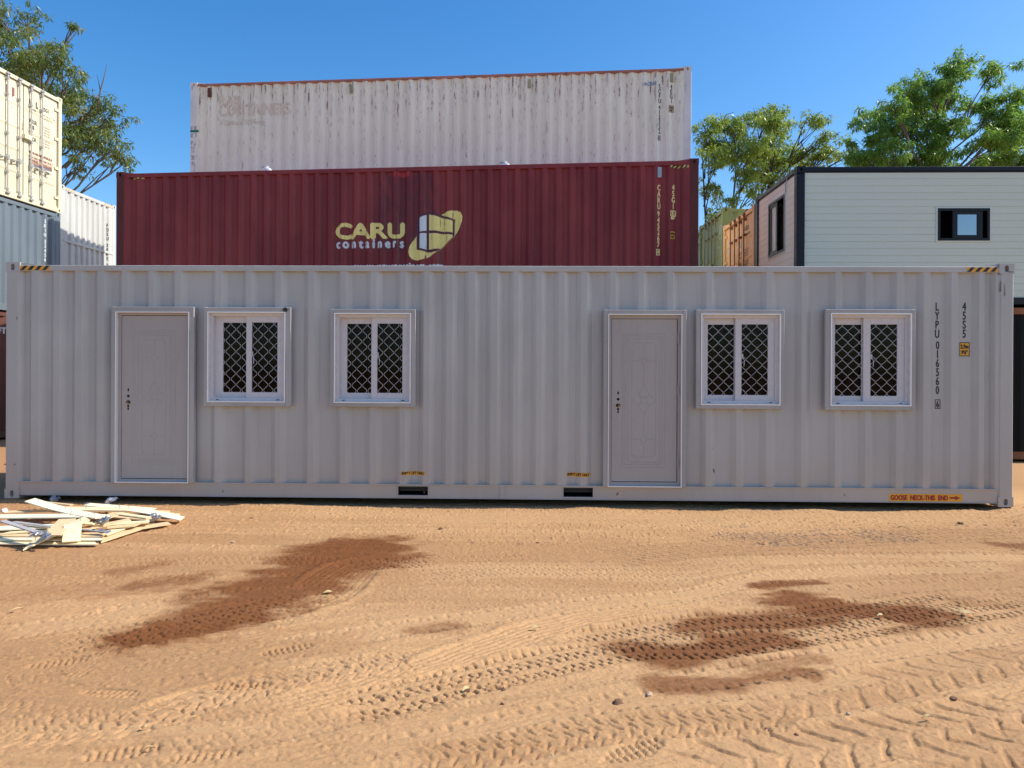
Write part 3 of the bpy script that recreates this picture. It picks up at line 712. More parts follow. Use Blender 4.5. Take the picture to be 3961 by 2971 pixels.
# ================================================================== WHITE rusty container (third tier, rear stack)
def rusty_white():
    t = NT('rust_streaked_white_paint')
    big = t.noise(t.vec((1, 1, .5)), 1.1, 4); X, Z = t.xyz()[0], t.xyz()[2]
    c = t.mix(t.ss(big, .3, .7), (.79, .75, .60), (.87, .83, .68))
    c = t.mix(t.ss(Z, 1.4, .2, 0, .35), c, (.80, .74, .68))
    grime = t.noise(t.vec((1, 1, .05)), 13, 6, .7); c = t.mix(t.ss(grime, .50, .75, 0, .3), c, (.52, .49, .45))
    ph = t.math('FRACT', t.math('DIVIDE', t.math('ADD', X, -.165), .278))
    ridge = t.math('ADD', t.math('MULTIPLY', t.ss(ph, .16, .22), t.ss(ph, .40, .32)), t.math('MULTIPLY', t.ss(ph, .80, .86), t.ss(ph, 1.0, .95)))
    up = t.math('ADD', t.ss(Z, 1.5, 2.75), t.ss(Z, .6, .15, 0, .6))
    s1 = t.noise(t.vec((1, 1, .20)), 24, 8, .76); s2 = t.noise(t.vec((1, 1, .35)), 2.4, 3)
    val = t.math('ADD', s1, t.math('ADD', t.math('MULTIPLY', up, .085), t.math('MULTIPLY', s2, .16)))
    val = t.math('ADD', val, t.math('MULTIPLY', ridge, .10))
    c = t.mix(t.ss(val, .72, .785, 0, .45), c, (.36, .22, .15))
    c = t.mix(t.ss(val, .795, .85, 0, .9), c, t.mix(t.noise(t.vec(), 60, 3), (.075, .03, .018), (.22, .10, .055)))
    gr = t.noise(t.vec((1, 1, .12), (7, 2, 3)), 24, 6, .7); c = t.mix(t.math('MULTIPLY', t.ss(gr, .60, .70), .55), c, (.22, .20, .20))
    t.bump(t.noise(t.vec((1, 1, .4)), 3.0, 4), .016, .4)
    return t.fin(c, .5, spec=.3)
RWHITE = rusty_white(); RPINK = paint('rusted_pink_rail', (.40, .17, .12), .6, .15, rust=.75, streak=.5); RWPOST = paint('rusty_white_post', (.80, .78, .74), .55, .12, rust=.45, streak=.8)
bc = Cont('rusty_white_container', 'white container with rust streaks and pinkish top rail, topmost of the rear stack', (-8.0037, 17.5808, 5.792), -.0898, 12.192, 2.438, 2.896, RWHITE, rail_mat=RPINK, post_mat=RWPOST, rail=.06)
BP = bc.f['front']; BP.corrugate(.16, 12.03, depth=.042)
bc.posts(.005); bc.rails(); bc.plain_rest(('front', 'back', 'left', 'right'))
L_GHOST = decal('ghost_orange_lettering', (.80, .68, .53), 1.0); L_NAVY = decal('navy_numbers', (.03, .035, .07), .2); L_SKY = decal('faded_blue_lettering', (.28, .34, .45), .8)
d = Deco(BP); r = prect(BP, 846, 372, 938, 403); d.text('RAIL', r[0], r[1], r[3]-r[1], w=r[2]-r[0], bold=.02)
r = prect(BP, 846, 406, 1120, 440); d.text('CONTAINERS', r[0], r[1], r[3]-r[1], w=r[2]-r[0], bold=.022)
r = prect(BP, 849, 464.6, 1024, 479); d.text('A Division of SCF Group', r[0], r[1], r[3]-r[1], w=r[2]-r[0], bold=.008); d.build('company_name', L_GHOST, bc.root)
d = Deco(BP); r = prect(BP, 2485, 315, 2538, 328); d.text('sea2Rail', r[0], r[1], r[3]-r[1], w=r[2]-r[0], bold=.006, slope=.03); d.build('small_lettering', L_SKY, bc.root)
d = Deco(BP); p1 = BP.px(2552.5, 323.8); h = BP.px(2552, 323.8)[1]-BP.px(2552, 340)[1]; q = BP.px(2552, 323.8)[1]-BP.px(2552, 342.6)[1]
d.column('SCFU', p1[0], p1[1], h, q, .62, .004); p1 = BP.px(2552, 404.5); d.column('412322', p1[0], p1[1], h, q, .62, .004)
r = prect(BP, 2545.5, 522.5, 2556.5, 541.5); d.ring(*r, .013); d.text('1', (r[0]+r[2])/2, r[1]+.025, r[3]-r[1]-.05, cond=.6, bold=.01, center=True); d.build('serial_number', L_NAVY, bc.root)
d = Deco(BP); p1 = BP.px(2597.5, 325); d.column('4EG1', p1[0], p1[1], h, q, .64, .004); d.build('size_code', L_NAVY, bc.root)
M_PALEYEL = decal('pale_yellow_sign', (.74, .52, .24)); _y = M_YEL; M_YEL = M_PALEYEL
size_sign(bc, BP, *prect(BP, 2587.5, 406, 2607, 433), bold=.006); M_YEL = _y
M_OLDV = paint('old_vent', (.36, .34, .22), .6, .15, rust=.4); M_RUSTV = paint('rusted_vent', (.12, .05, .04), .7, .2, rust=.8)
for r0, m in (((2041, 305, 2053, 338.5), M_OLDV), ((2592, 281.5, 2605, 316), M_OLDV), ((1353.5, 326.5, 1366, 361), M_OLDV), ((805, 341, 818.5, 376), M_RUSTV)): vent(bc, BP, *prect(BP, *r0), m)
PP = bc.flat('front', 0); d = Deco(PP); r = prect(PP, 735, 503.5, 768, 511.5); d.rect(max(.004, r[0]), r[1], r[2], r[3]); d.build('green_tape', decal('green_tape', (.01, .16, .12)), bc.root, .001)
d = Deco(PP)
for (a, b) in ((488, 503), (516, 532), (546, 562), (566, 590), (600, 618), (626, 640)):
    r = prect(PP, 737, a, 760, b); d.rect(max(.01, r[0]), r[1], r[2], r[3])
d.build('scuff_mark', decal('grey_scuffs', (.46, .44, .40), 2.2), bc.root, .001)

# ------------------------------------------------------------------ containers that carry the stacks (copies share the panels)
def hidden(name, label, src, loc, rz, group, keep=('corner_post', 'corner_casting', 'top_rail', 'bottom_rail', 'end_header', 'end_sill', 'side_wall', 'end_wall', 'roof')):
    r = bpy.data.objects.new(name, None); C.objects.link(r); r.location = loc; r.rotation_euler = (0, 0, rz); tag(r, label, 'container', group)
    for ch in src.root.children:
        if ch.name.split('.')[0] not in keep: continue
        c = ch.copy(); C.objects.link(c); c.parent = r
        for g in ch.children:
            k = g.copy(); C.objects.link(k); k.parent = c
    return r
GU = 'containers at the bottom of the rear stacks'
hidden('shipping_container', 'maroon container on the ground, carrying the one with the logo', ac, (-8.4725, 15.153, 0), mz, GU)
hidden('shipping_container', 'white container on the ground at the bottom of the rear stack of three', bc, (-8.0037, 17.5808, 0), -.0898, GU)
hidden('shipping_container', 'white container in the middle of the rear stack of three', bc, (-8.0037, 17.5808, 2.896), -.0898, GU)

# ================================================================== LEFT stacks: ends face the yard
XL = -11.392; YE = 17.873
CREAM = paint('cream_paint', (.73, .67, .48), .45, .05, rust=.12, streak=.25); SLATE = paint('slate_blue_paint', (.15, .19, .225), .42, .05)
BROWN = paint('brown_paint', (.13, .05, .035), .55, .08, rust=.15); OFFW = paint('off_white_paint', (.56, .57, .54), .45, .05, rust=.06, streak=.2)
def left_box(name, label, z, H, mat, y1, x=XL, rot=.0774, W=2.438, **kw):
    L = 6.058; rz = -rot; u = Vector((math.cos(rz), math.sin(rz))); n = Vector((-math.sin(rz), math.cos(rz)))
    p = Vector((x, y1))-n*W-u*L
    return Cont(name, label, (p.x, p.y, z), rz, L, W, H, mat, **kw)
brc = left_box('brown_container', 'brown container on the ground at the left edge, below the slate blue one', 0, 2.896, BROWN, YE-.02, x=XL-.03)
brc.posts(); brc.rails(); brc.plain_rest(('front', 'back', 'left', 'right'))
P = brc.f['right']; d = Deco(P); a = P.px(4, 1277); d.text('FT', a[0], P.px(4, 1289)[1], .13, cond=.8, bold=.01); d.build('lettering', decal('white_lettering', (.7, .68, .66), .2), brc.root)
slc = left_box('slate_blue_container', 'slate blue corrugated container between the cream and the brown one on the left', 2.896, 2.591, SLATE, YE, rail=.08)
slc.posts(); slc.rails(); slc.f['right'].corrugate(.14, 2.30, .245, .042, flat=.08, slope=.05); slc.plain_rest(('right', 'front', 'back', 'left'))
P = slc.f['right']; d = Deco(P)
def z1(x, y): return (x/4.6083, 700+y/4.6083)
a = P.px(*z1(812, 690)); b = P.px(*z1(812, 1480)); n_ = 10.6; q = (a[1]-b[1])/n_
d.column('SKIU 23456', a[0], a[1], q*.78, q*1.08, .62, .008); d.build('serial_number', decal('white_numbers', (.75, .76, .76), .15), slc.root)
crc = left_box('cream_container', 'cream container with closed bar doors, topmost of the left stack', 5.487, 2.896, CREAM, YE+.02, x=XL+.02, rail=.08)
crc.posts(door='right'); crc.rails(); DP = crc.doors('right', CREAM, plain('worn_galvanised', (.50, .50, .47), .45, .45, .12, 25)); crc.plain_rest(('front', 'back', 'left'))
def z2(x, y): return (x/2.7654, 240+y/2.7654)
d = Deco(DP)
def dtxt(t, x0, y0, x1, hpx, bold=.004):
    a = DP.px(*z2(x0, y0)); b = DP.px(*z2(x1, y0)); k = DP.px(*z2(x0, y0-hpx)); d.text(t, a[0], a[1], k[1]-a[1], w=b[0]-a[0], bold=bold)
dtxt('L', 335, 457, 356, 62, .012); dtxt('L', 404, 492, 424, 62, .012)
dtxt('CPIU', 353, 535, 418, 40); dtxt('25G1', 473, 520, 537, 40); dtxt('738391', 473, 605, 568, 42); dtxt('7', 588, 655, 602, 40)
for k, (t_, e) in enumerate((('MAX.GR.', 414), ('TARE', 385), ('NET', 370), ('CU.CAP.', 408))): dtxt(t_, 335, 645+k*62, e, 42)
d.build('serial_number', decal('grey_numbers', (.10, .10, .09), .2), crc.root)
d = Deco(DP); rr = random.Random(3)
for k in range(8):
    y = 700+k*29
    dtxt('%s KGS' % rr.choice(('30.480', '2.300', '28.180')) if k % 2 == 0 else '%s LBS' % rr.choice(('67.200', '5.070')), 475, y, 550, 17, .0)
d.build('weight_table', decal('pale_numbers', (.22, .21, .19), .5), crc.root)
pl = [DP.px(*z2(*p)) for p in ((328,945),(575,1040),(573,1178),(328,1100))]
d = Deco(DP); d.poly(pl); lg = d.build('company_sign', decal('sign_cream', (.62, .47, .34)), crc.root, .002)
d = Deco(DP); dtxt('RAINBOW', 330, 1010, 572, 62, .012)
dtxt('MOVING', 330, 1055, 424, 26, .004); dtxt('STORAGE', 462, 1115, 570, 26, .004); d.build('sign_lettering', decal('sign_brown', (.24, .12, .08)), lg, .004)
d = Deco(DP); d.poly([DP.px(*z2(*p)) for p in ((328,1072),(573,1150),(573,1176),(328,1098))]); d.build('sign_stripe', decal('sign_grey', (.20, .18, .22)), lg, .0035)
d = Deco(DP); d.poly([DP.px(*z2(*p)) for p in ((328,1062),(573,1139),(573,1147),(328,1070))]); d.build('sign_stripe', decal('sign_orange', (.6, .22, .08)), lg, .0038)
d = Deco(DP)
for (x, y) in ((100, 290), (160, 322)): d.poly([DP.px(*z2(x+a, y+b)) for a, b in ((-15,-56),(14,-44),(14,40),(-15,52))])
d.build('plate', decal('brown_plates', (.28, .13, .10)), crc.root)
fdc = left_box('off_white_container', 'off-white corrugated container with a diagonal shadow, behind the left stack', 3.39, 2.896, OFFW, 20.48, x=-11.45, rot=.02)
fdc.posts(); fdc.rails(); fdc.f['right'].corrugate(.14, 2.30, .232, .042, flat=.08, slope=.04); fdc.plain_rest(('right', 'front', 'back', 'left'))
P = fdc.f['right']; d = Deco(P); a = P.px(*z1(1935, 765)); b = P.px(*z1(1935, 1490)); q = (a[1]-b[1])/9.2
d.column('FDSU 2012 2', a[0], a[1], q*.72, q, .62, .006); d.build('serial_number', decal('dark_numbers', (.08, .085, .09), .15), fdc.root)
mb = MB(P.M); mb.cbox((.13, 1.46, -.012), (2.30, 1.53, .004), .003); mb.build('wall_joint', OFFW, fdc.root)
HP = fdc.flat('right', -.004); hy = decal('sun_bleached_yellow', (.78, .58, .30), .2); hb_ = decal('sun_bleached_black', (.55, .50, .42), .3)
hazard(fdc, HP, .2, 2.80, .6, 2.86, hy, hb_); hazard(fdc, HP, 1.85, 2.80, 2.25, 2.86, hy, hb_)
hidden('shipping_container', 'off-white container on the ground under the one with the diagonal shadow', fdc, (fdc.loc.x, fdc.loc.y, 0), fdc.rz, GU).scale = (1, 1, 3.388/2.896)

# ================================================================== RIGHT group: cabin on a dark container, door ends behind it
NAVY = paint('dark_navy_steel', (.006, .009, .016), .4, .1, spec=.25); DARKC = paint('black_container_paint', (.008, .010, .010), .6, .15, rust=.1, streak=.2, spec=.12)
ORRAIL = paint('rusted_orange_rail', (.30, .12, .05), .7, .2, rust=.7)
XC, YC, RZC = 5.2423, 13.096, -.0273
dk = Cont('black_container', 'black container with a rusty top rail, carrying the cabin at the right edge', (XC-.02, YC+.03, 0), RZC, 12.192, 2.438, 2.83, DARKC, rail_mat=ORRAIL, rail=.12)
dk.posts(); dk.rails(); dk.plain_rest(('front', 'back', 'left', 'right'))
def siding(name, col, joint):
    t = NT(name); Z = t.xyz()[2]
    f = t.math('FRACT', t.math('DIVIDE', t.math('ADD', Z, .02), .1285))
    c = t.mix(t.noise(t.vec((.6, .6, 4)), 3, 4), tuple(x*.93 for x in col), col)
    c = t.mix(t.ss(t.noise(t.vec((3, 3, .6)), 6, 5), .55, .8, 0, .25), c, tuple(x*.8 for x in col))
    return t.fin(c, .5, spec=.3)
SIDE = siding('pale_siding', (.57, .64, .56), (.3, .27, .2)); SIDE_END = siding('bounce_lit_siding', (.88, .84, .68), (.3, .27, .2))  # end siding: warm bounce light painted in as a lighter, creamier colour
M_CFRAME = plain('anthracite_window_frame', (.006, .008, .013), .4, 0, .1, spec=.25)
cb = Cont('cabin', 'portable cabin with pale horizontal siding and navy steel frame, on the right', (XC, YC, 2.845), RZC, 7.2, 2.44, 2.545, NAVY, cat='cabin')
def siding_wall(P, openings, mat, v0, v1, u0, u1):
    """lapped boards; each board is a slightly tilted strip with a groove under it"""
    us = sorted({u0, u1} | {x for o in openings for x in (o[0], o[2])}); mb = MB(P.M); h = .1285; v = v0
    while v < v1-1e-6:
        ve = min(v+h, v1)
        vs = sorted({v, ve} | {x for o in openings for x in (o[1], o[3]) if v < x < ve})
        for i in range(len(us)-1):
            for j in range(len(vs)-1):
                uc, vc = (us[i]+us[i+1])/2, (vs[j]+vs[j+1])/2
                if any(o[0] < uc < o[2] and o[1] < vc < o[3] for o in openings): continue
                wa = -.030+.006*(vs[j+1]-v)/h if False else -.030
                a, b = vs[j], vs[j+1]
                prof = []
                if abs(a-v) < 1e-6: prof += [(a, -.037), (a+.005, -.037), (a+.009, -.030)]
                else: prof += [(a, -.030)]
                prof += [(b, -.030)] if abs(b-ve) > 1e-6 else [(b-.003, -.030), (b, -.037)]
                V = [(us[i], p[0], p[1]) for p in prof]+[(us[i+1], p[0], p[1]) for p in prof]; n = len(prof)
                mb.add(V, [(k, n+k, n+k+1, k+1) for k in range(n-1)])
        v = ve
    return mb.build('siding_wall', mat, cb.root, recalc=False)
CF, CE = cb.f['front'], cb.f['left']
wf = prect(CF, 3630, 805, 3831, 930); we_a = CE.px(2969.4, 788); we_b = CE.px(3031, 956)
we = (CE.px(2969.4, 794)[0], CE.px(2969.4, 999)[1], CE.px(3031, 760)[0], CE.px(2969.4, 794)[1])
for X in (0, 1):
    for Y in (0, 1):
        mb = MB(); x0 = 7.2-.15 if X else 0; y0 = 2.44-.15 if Y else 0
        mb.cbox((x0, y0, .10), (x0+.15, y0+.15, 2.42), .012); p = mb.build('corner_post', NAVY, cb.root)
        for z0 in (0, 2.425):
            q = MB(); side = cb.f['back' if Y else 'front']; end = cb.f['right' if X else 'left']
            q.M = side.M; a, b = (7.2-.158, 7.2) if (X == 1) == (Y == 0) else (0, .158); q.hole_plate(a, z0, b, z0+.12, (a+b)/2, z0+.06, .022, .036, .004, .05)
            q.M = end.M; a, b = (2.44-.158, 2.44) if (Y == 1) == (X == 1) else (0, .158); q.hole_plate(a, z0, b, z0+.12, (a+b)/2, z0+.06, .022, .036, .004, .05)
            q.M = IDENT; xa, xb = (7.042, 7.204) if X else (-.004, .158); ya, yb = (2.282, 2.444) if Y else (-.004, .158)
            q.add([(xa,ya,z0+.12),(xb,ya,z0+.12),(xb,yb,z0+.12),(xa,yb,z0+.12),(xa,ya,z0),(xb,ya,z0),(xb,yb,z0),(xa,yb,z0)], [(0,1,2,3),(4,7,6,5)]); q.build('corner_block', NAVY, p)
for f in ('front', 'back', 'left', 'right'):
    P = cb.f[f]; w_ = P.width
    mb = MB(P.M); mb.cbox((.15, 2.46, -.10), (w_-.15, 2.535, -.002), .006); mb.cbox((.15, 2.43, -.08), (w_-.15, 2.462, -.022), .004); mb.build('top_rail', NAVY, cb.root)
    mb = MB(P.M); mb.cbox((.15, .005, -.10), (w_-.15, .13, -.002), .006); mb.build('bottom_rail', NAVY, cb.root)
siding_wall(CF, [wf], SIDE, .13, 2.435, .15, 7.05); siding_wall(CE, [we], SIDE_END, .13, 2.435, .15, 2.29)
siding_wall(cb.f['back'], [], SIDE, .13, 2.435, .15, 7.05); siding_wall(cb.f['right'], [], SIDE_END, .13, 2.435, .15, 2.29)
mb = MB(); mb.box((.1, .1, 2.50), (7.1, 2.34, 2.53)); mb.build('roof', NAVY, cb.root)
mb = MB(); mb.box((.1, .1, .05), (7.1, 2.34, .10)); mb.box((3.2, .12, .11), (3.25, 2.3, 2.49)); mb.build('inner_floor', M_FLOOR, cb.root)
M_CGLASS = glass('cabin_glass', (.20, .30, .36), 5.0); M_FROST = plain('protective_film', (.55, .62, .58), .35, 0, .1, 6)
def cabin_window(P, r, gap, pane, film, side):
    mb = MB(P.M); mb.frame(r[0]-.03, r[1]-.03, r[2]+.03, r[3]+.03, .030, -.03, -.018); mb.build('window_moulding', SIDE, cb.root)
    mb = MB(P.M); mb.frame(*r, .045, -.10, -.012); win = mb.build('window', M_CFRAME, cb.root)
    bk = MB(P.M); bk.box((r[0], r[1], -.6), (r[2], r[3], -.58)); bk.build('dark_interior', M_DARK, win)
    a, b = pane; mb = MB(P.M); mb.frame(a[0], r[1]+.045, b[0], r[3]-.045, (a[2] if len(a) > 2 else .06), -.07, -.025, .06); sa = mb.build('sash', M_CFRAME, win)
    t_ = a[2] if len(a) > 2 else .06
    mb = MB(P.M); mb.box((a[0]+t_-.004, r[1]+.1, -.05), (b[0]-t_+.004, r[3]-.1, -.045)); mb.build('pane', film, sa)
wW = wf[2]-wf[0]
cabin_window(CF, wf, 0, ((wf[0]+wW*.29, 0, wW*.095), (wf[2]-wW*.13, 0)), M_CGLASS, 0)
wE = we[2]-we[0]; cabin_window(CE, we, 0, ((we[0]+.045, 0, .075), (we[0]+wE*.53, 0)), M_FROST, 1)
mb = MB(CE.M); a = CE.px(3045, 680); b = CE.px(3035, 745)
mb.tube([(a[0]-.1, a[1]+.02, -.02), (a[0]-.04, a[1]+.03, .0), (a[0], a[1]-.02, -.005), (b[0]+.02, (a[1]+b[1])/2, -.01), (b[0], b[1], -.02)], .010, 6); mb.build('cable', plain('grey_cable', (.4, .4, .42), .5), cb.root)

ORANGE = paint('faded_orange_paint', (.82, .50, .24), .55, .06, rust=.42, streak=.5); OLIVE = paint('olive_green_paint', (.24, .26, .075), .5, .08, rust=.22, streak=.5)
TEAL = paint('teal_paint', (.16, .28, .25), .5, .06); RBAR = paint('rusty_bars', (.30, .14, .08), .65, .15, rust=.8); OBAR = paint('olive_bars', (.24, .23, .15), .55, .12, rust=.4)
WPOST = paint('rust_white_post', (.55, .50, .45), .6, .15, rust=.7, streak=.9)
def right_box(name, label, x, y, z, H, mat, rz=-.02, **kw): return Cont(name, label, (x, y, z), rz, 6.058, 2.438, H, mat, **kw)
orc = right_box('orange_container', 'faded orange container with rusty door bars, just behind the cabin', 5.30, 15.60, 2.66, 2.62, ORANGE, post_mat=ORANGE)
orc.posts(door='left'); orc.rails(); OP = orc.doors('left', ORANGE, RBAR); orc.plain_rest(('front', 'back', 'right'), WPOST)
def z5(x, y): return (2680+x/5.1833, 740+y/5.1833)
def otxt(d, P, t_, x0, y0, x1, hpx, bold=.004):
    a = P.px(*z5(x0, y0)); b = P.px(*z5(x1, y0)); k = P.px(*z5(x0, y0-hpx)); d.text(t_, a[0], a[1], k[1]-a[1], w=b[0]-a[0], bold=bold)
d = Deco(OP); otxt(d, OP, 'RXLU', 1005, 800, 1080, 85, .008); otxt(d, OP, '832073', 1003, 910, 1112, 45, .004)
for k, t_ in enumerate(('MAX', 'TARE', 'PAYL')): otxt(d, OP, t_, 872, 1310+k*100, 935, 62, .006)
d.build('serial_number', decal('brown_numbers', (.16, .08, .05), .3), orc.root)
d = Deco(OP)
for k in range(7): otxt(d, OP, '30480KGS' if k % 2 else '67200LB', 990, 1205+k*58, 1075, 34, .002)
d.build('weight_table', decal('brown_small_numbers', (.22, .12, .07), .5), orc.root)
d = Deco(OP); d.poly([OP.px(*z5(*p)) for p in ((888,980),(943,955),(943,1185),(888,1205))]); d.poly([OP.px(*z5(*p)) for p in ((680,1020),(735,990),(735,1225),(680,1260))]); st = d.build('placard', decal('white_placard', (.66, .62, .56), .2), orc.root)
d = Deco(OP); otxt(d, OP, 'A', 700, 1150, 735, 90, .006)
for k in range(6): 
    p = [OP.px(*z5(896, 1020+k*26)), OP.px(*z5(938, 1005+k*26))]; d.rect(p[0][0], p[0][1], p[1][0], p[0][1]+.012)
d.build('placard_print', decal('grey_print', (.28, .22, .22)), st, .004)
olc = right_box('olive_container', 'olive green container with closed bar doors, behind the orange one', 5.36, 18.14, 2.896, 2.896, OLIVE)
olc.posts(door='left'); olc.rails(); LPn = olc.doors('left', OLIVE, OBAR); olc.plain_rest(('front', 'back', 'right'))
d = Deco(LPn)
for q in ((415,700,440,960), (495,670,550,960)): d.poly([LPn.px(*z5(q[0], q[1]+20)), LPn.px(*z5(q[2], q[1])), LPn.px(*z5(q[2], q[3]-15)), LPn.px(*z5(q[0], q[3]+15))])
for q in ((475,1100,500,1150), (345,1205,370,1260), (230,1370,255,1430)): d.poly([LPn.px(*z5(q[0], q[1])), LPn.px(*z5(q[2], q[1])), LPn.px(*z5(q[2], q[3])), LPn.px(*z5(q[0], q[3]))])
d.build('placard', decal('pale_green_placard', (.30, .36, .26), .3), olc.root)
fo = olc.f['front']; hz = prect(olc.flat('front', -.004), 2860, 800, 2900, 812); hazard(olc, olc.flat('front', -.004), .55, 2.785, 1.0, 2.855)
tlc = right_box('teal_container', 'teal container, farthest of the row behind the cabin', 5.47, 20.66, 2.66, 2.80, TEAL)
tlc.posts(door='left'); tlc.rails(); tlc.doors('left', TEAL, OBAR); tlc.plain_rest(('front', 'back', 'right'))
hidden('shipping_container', 'container on the ground carrying the orange one behind the cabin', slc, (5.33, 15.63, .06), -.02, GU)
hidden('shipping_container', 'container on the ground carrying the olive one', brc, (5.38, 18.16, 0), -.02, GU)
hidden('shipping_container', 'container on the ground carrying the teal one', brc, (5.50, 20.70, -.24), -.02, GU)
# ================================================================== GROUND: red-brown dirt yard with tyre tracks
G0 = -.04
K = 1.5205
def Lf(x, y): return (x/K, 1880+y/K)
def Md(x, y): return (1320+x/K, 1880+y/K)
def Rt(x, y): return (2640+x/K, 1880+y/K)
def gp(p): q = on_z(p[0], p[1], G0); return (q.x, q.y)
rng = np.random.default_rng(11)
def steps(a, b, f):
    o = [a]
    while o[-1] < b: o.append(o[-1]+f(o[-1]))
    return o
xs = list(np.arange(-6.8, 6.8, .0072)); ext = [6.85, 7.0, 7.2, 7.5, 8, 9, 10, 12, 15, 20, 30, 50, 90, 160, 300, 600]
xs = [-e for e in ext[::-1]]+xs+ext
ys = [-600, -200, -60, -20, -8, -3, -1, 0, .8, 1.4, 1.8]+steps(2.0, 9.0, lambda y: max(.0060, .00026*y*y+.002))+[9.2, 9.6, 10.2, 11, 12, 13, 14.5, 16, 18, 21, 25, 30, 40, 60, 100, 200, 600]
xs = np.array(xs); ys = np.array(ys); X, Y = np.meshgrid(xs, ys); NX, NY = len(xs), len(ys)
def vnoise(sx, sy, seed):
    """value noise on a lattice of sx by sy metres"""
    r = np.random.default_rng(seed); T = r.random((257, 257))
    a = X/sx; b = Y/sy; i = np.floor(a).astype(int); j = np.floor(b).astype(int); fa = a-i; fb = b-j
    fa = fa*fa*(3-2*fa); fb = fb*fb*(3-2*fb); g = lambda p, q: T[p % 257, q % 257]
    return (g(i, j)*(1-fa)+g(i+1, j)*fa)*(1-fb)+(g(i, j+1)*(1-fa)+g(i+1, j+1)*fa)*fb-.5
near = np.clip((6.8-np.abs(X))/.5, 0, 1)*np.clip((9.2-Y)/.6, 0, 1)*np.clip((Y-1.7)/.4, 0, 1)
Hh = np.full(X.shape, G0)
Hh += .020*vnoise(1.7, .9, 1)+.010*vnoise(.6, .35, 2)*near
rough = .0034*vnoise(.21, .09, 3)+.0030*vnoise(.10, .045, 4)+.0036*vnoise(.037, .022, 5)+.0050*vnoise(.018, .013, 6)
def pitfield(sx, sy, seed, th, soft_): return np.clip((vnoise(sx, sy, seed)+.25*vnoise(sx*.37, sy*.41, seed+1)-th)/soft_, 0, 1)
crumb = .011*pitfield(.040, .030, 7, .30, .10)+.008*pitfield(.021, .019, 10, .30, .10)-.012*pitfield(.055, .030, 12, .34, .10)-.008*pitfield(.13, .018, 14, .33, .08)-.007*pitfield(.026, .022, 16, .34, .08)
def smooth_path(pts, n=14):
    P = [np.array(p) for p in pts]; P = [2*P[0]-P[1]]+P+[2*P[-1]-P[-2]]; out = []
    for k in range(1, len(P)-2):
        for t in np.linspace(0, 1, n, endpoint=False):
            a, b, c, d = P[k-1], P[k], P[k+1], P[k+2]
            out.append(.5*((2*b)+(c-a)*t+(2*a-5*b+4*c-d)*t*t+(3*b-a-3*c+d)*t**3))
    out.append(P[-2]); return np.array(out)
def st_coords(path, reach):
    D = np.full(X.shape, 9.9); Sx = np.zeros(X.shape); T = np.zeros(X.shape); s0 = 0
    for a, b in zip(path[:-1], path[1:]):
        d = b-a; L_ = np.hypot(*d)
        if L_ < 1e-6: continue
        i0, i1 = np.searchsorted(xs, [min(a[0], b[0])-reach, max(a[0], b[0])+reach]); j0, j1 = np.searchsorted(ys, [min(a[1], b[1])-reach, max(a[1], b[1])+reach])
        if i1 <= i0 or j1 <= j0: s0 += L_; continue
        x = X[j0:j1, i0:i1]-a[0]; y = Y[j0:j1, i0:i1]-a[1]; d /= L_
        u = x*d[0]+y*d[1]; t = -x*d[1]+y*d[0]; uc = np.clip(u, 0, L_); dist = np.hypot(u-uc, t)
        m = dist < D[j0:j1, i0:i1]
        D[j0:j1, i0:i1][m] = dist[m]; Sx[j0:j1, i0:i1][m] = (s0+uc)[m]; T[j0:j1, i0:i1][m] = t[m]
        s0 += L_
    return D, Sx, T, s0
sstep = lambda v, a, b: (lambda t: t*t*(3-2*t))(np.clip((v-a)/(b-a), 0, 1))
bar = lambda ph, w: sstep(np.abs((ph % 1.0)-.5), .5-w, .5-w*.62)               # 1 near integer phase
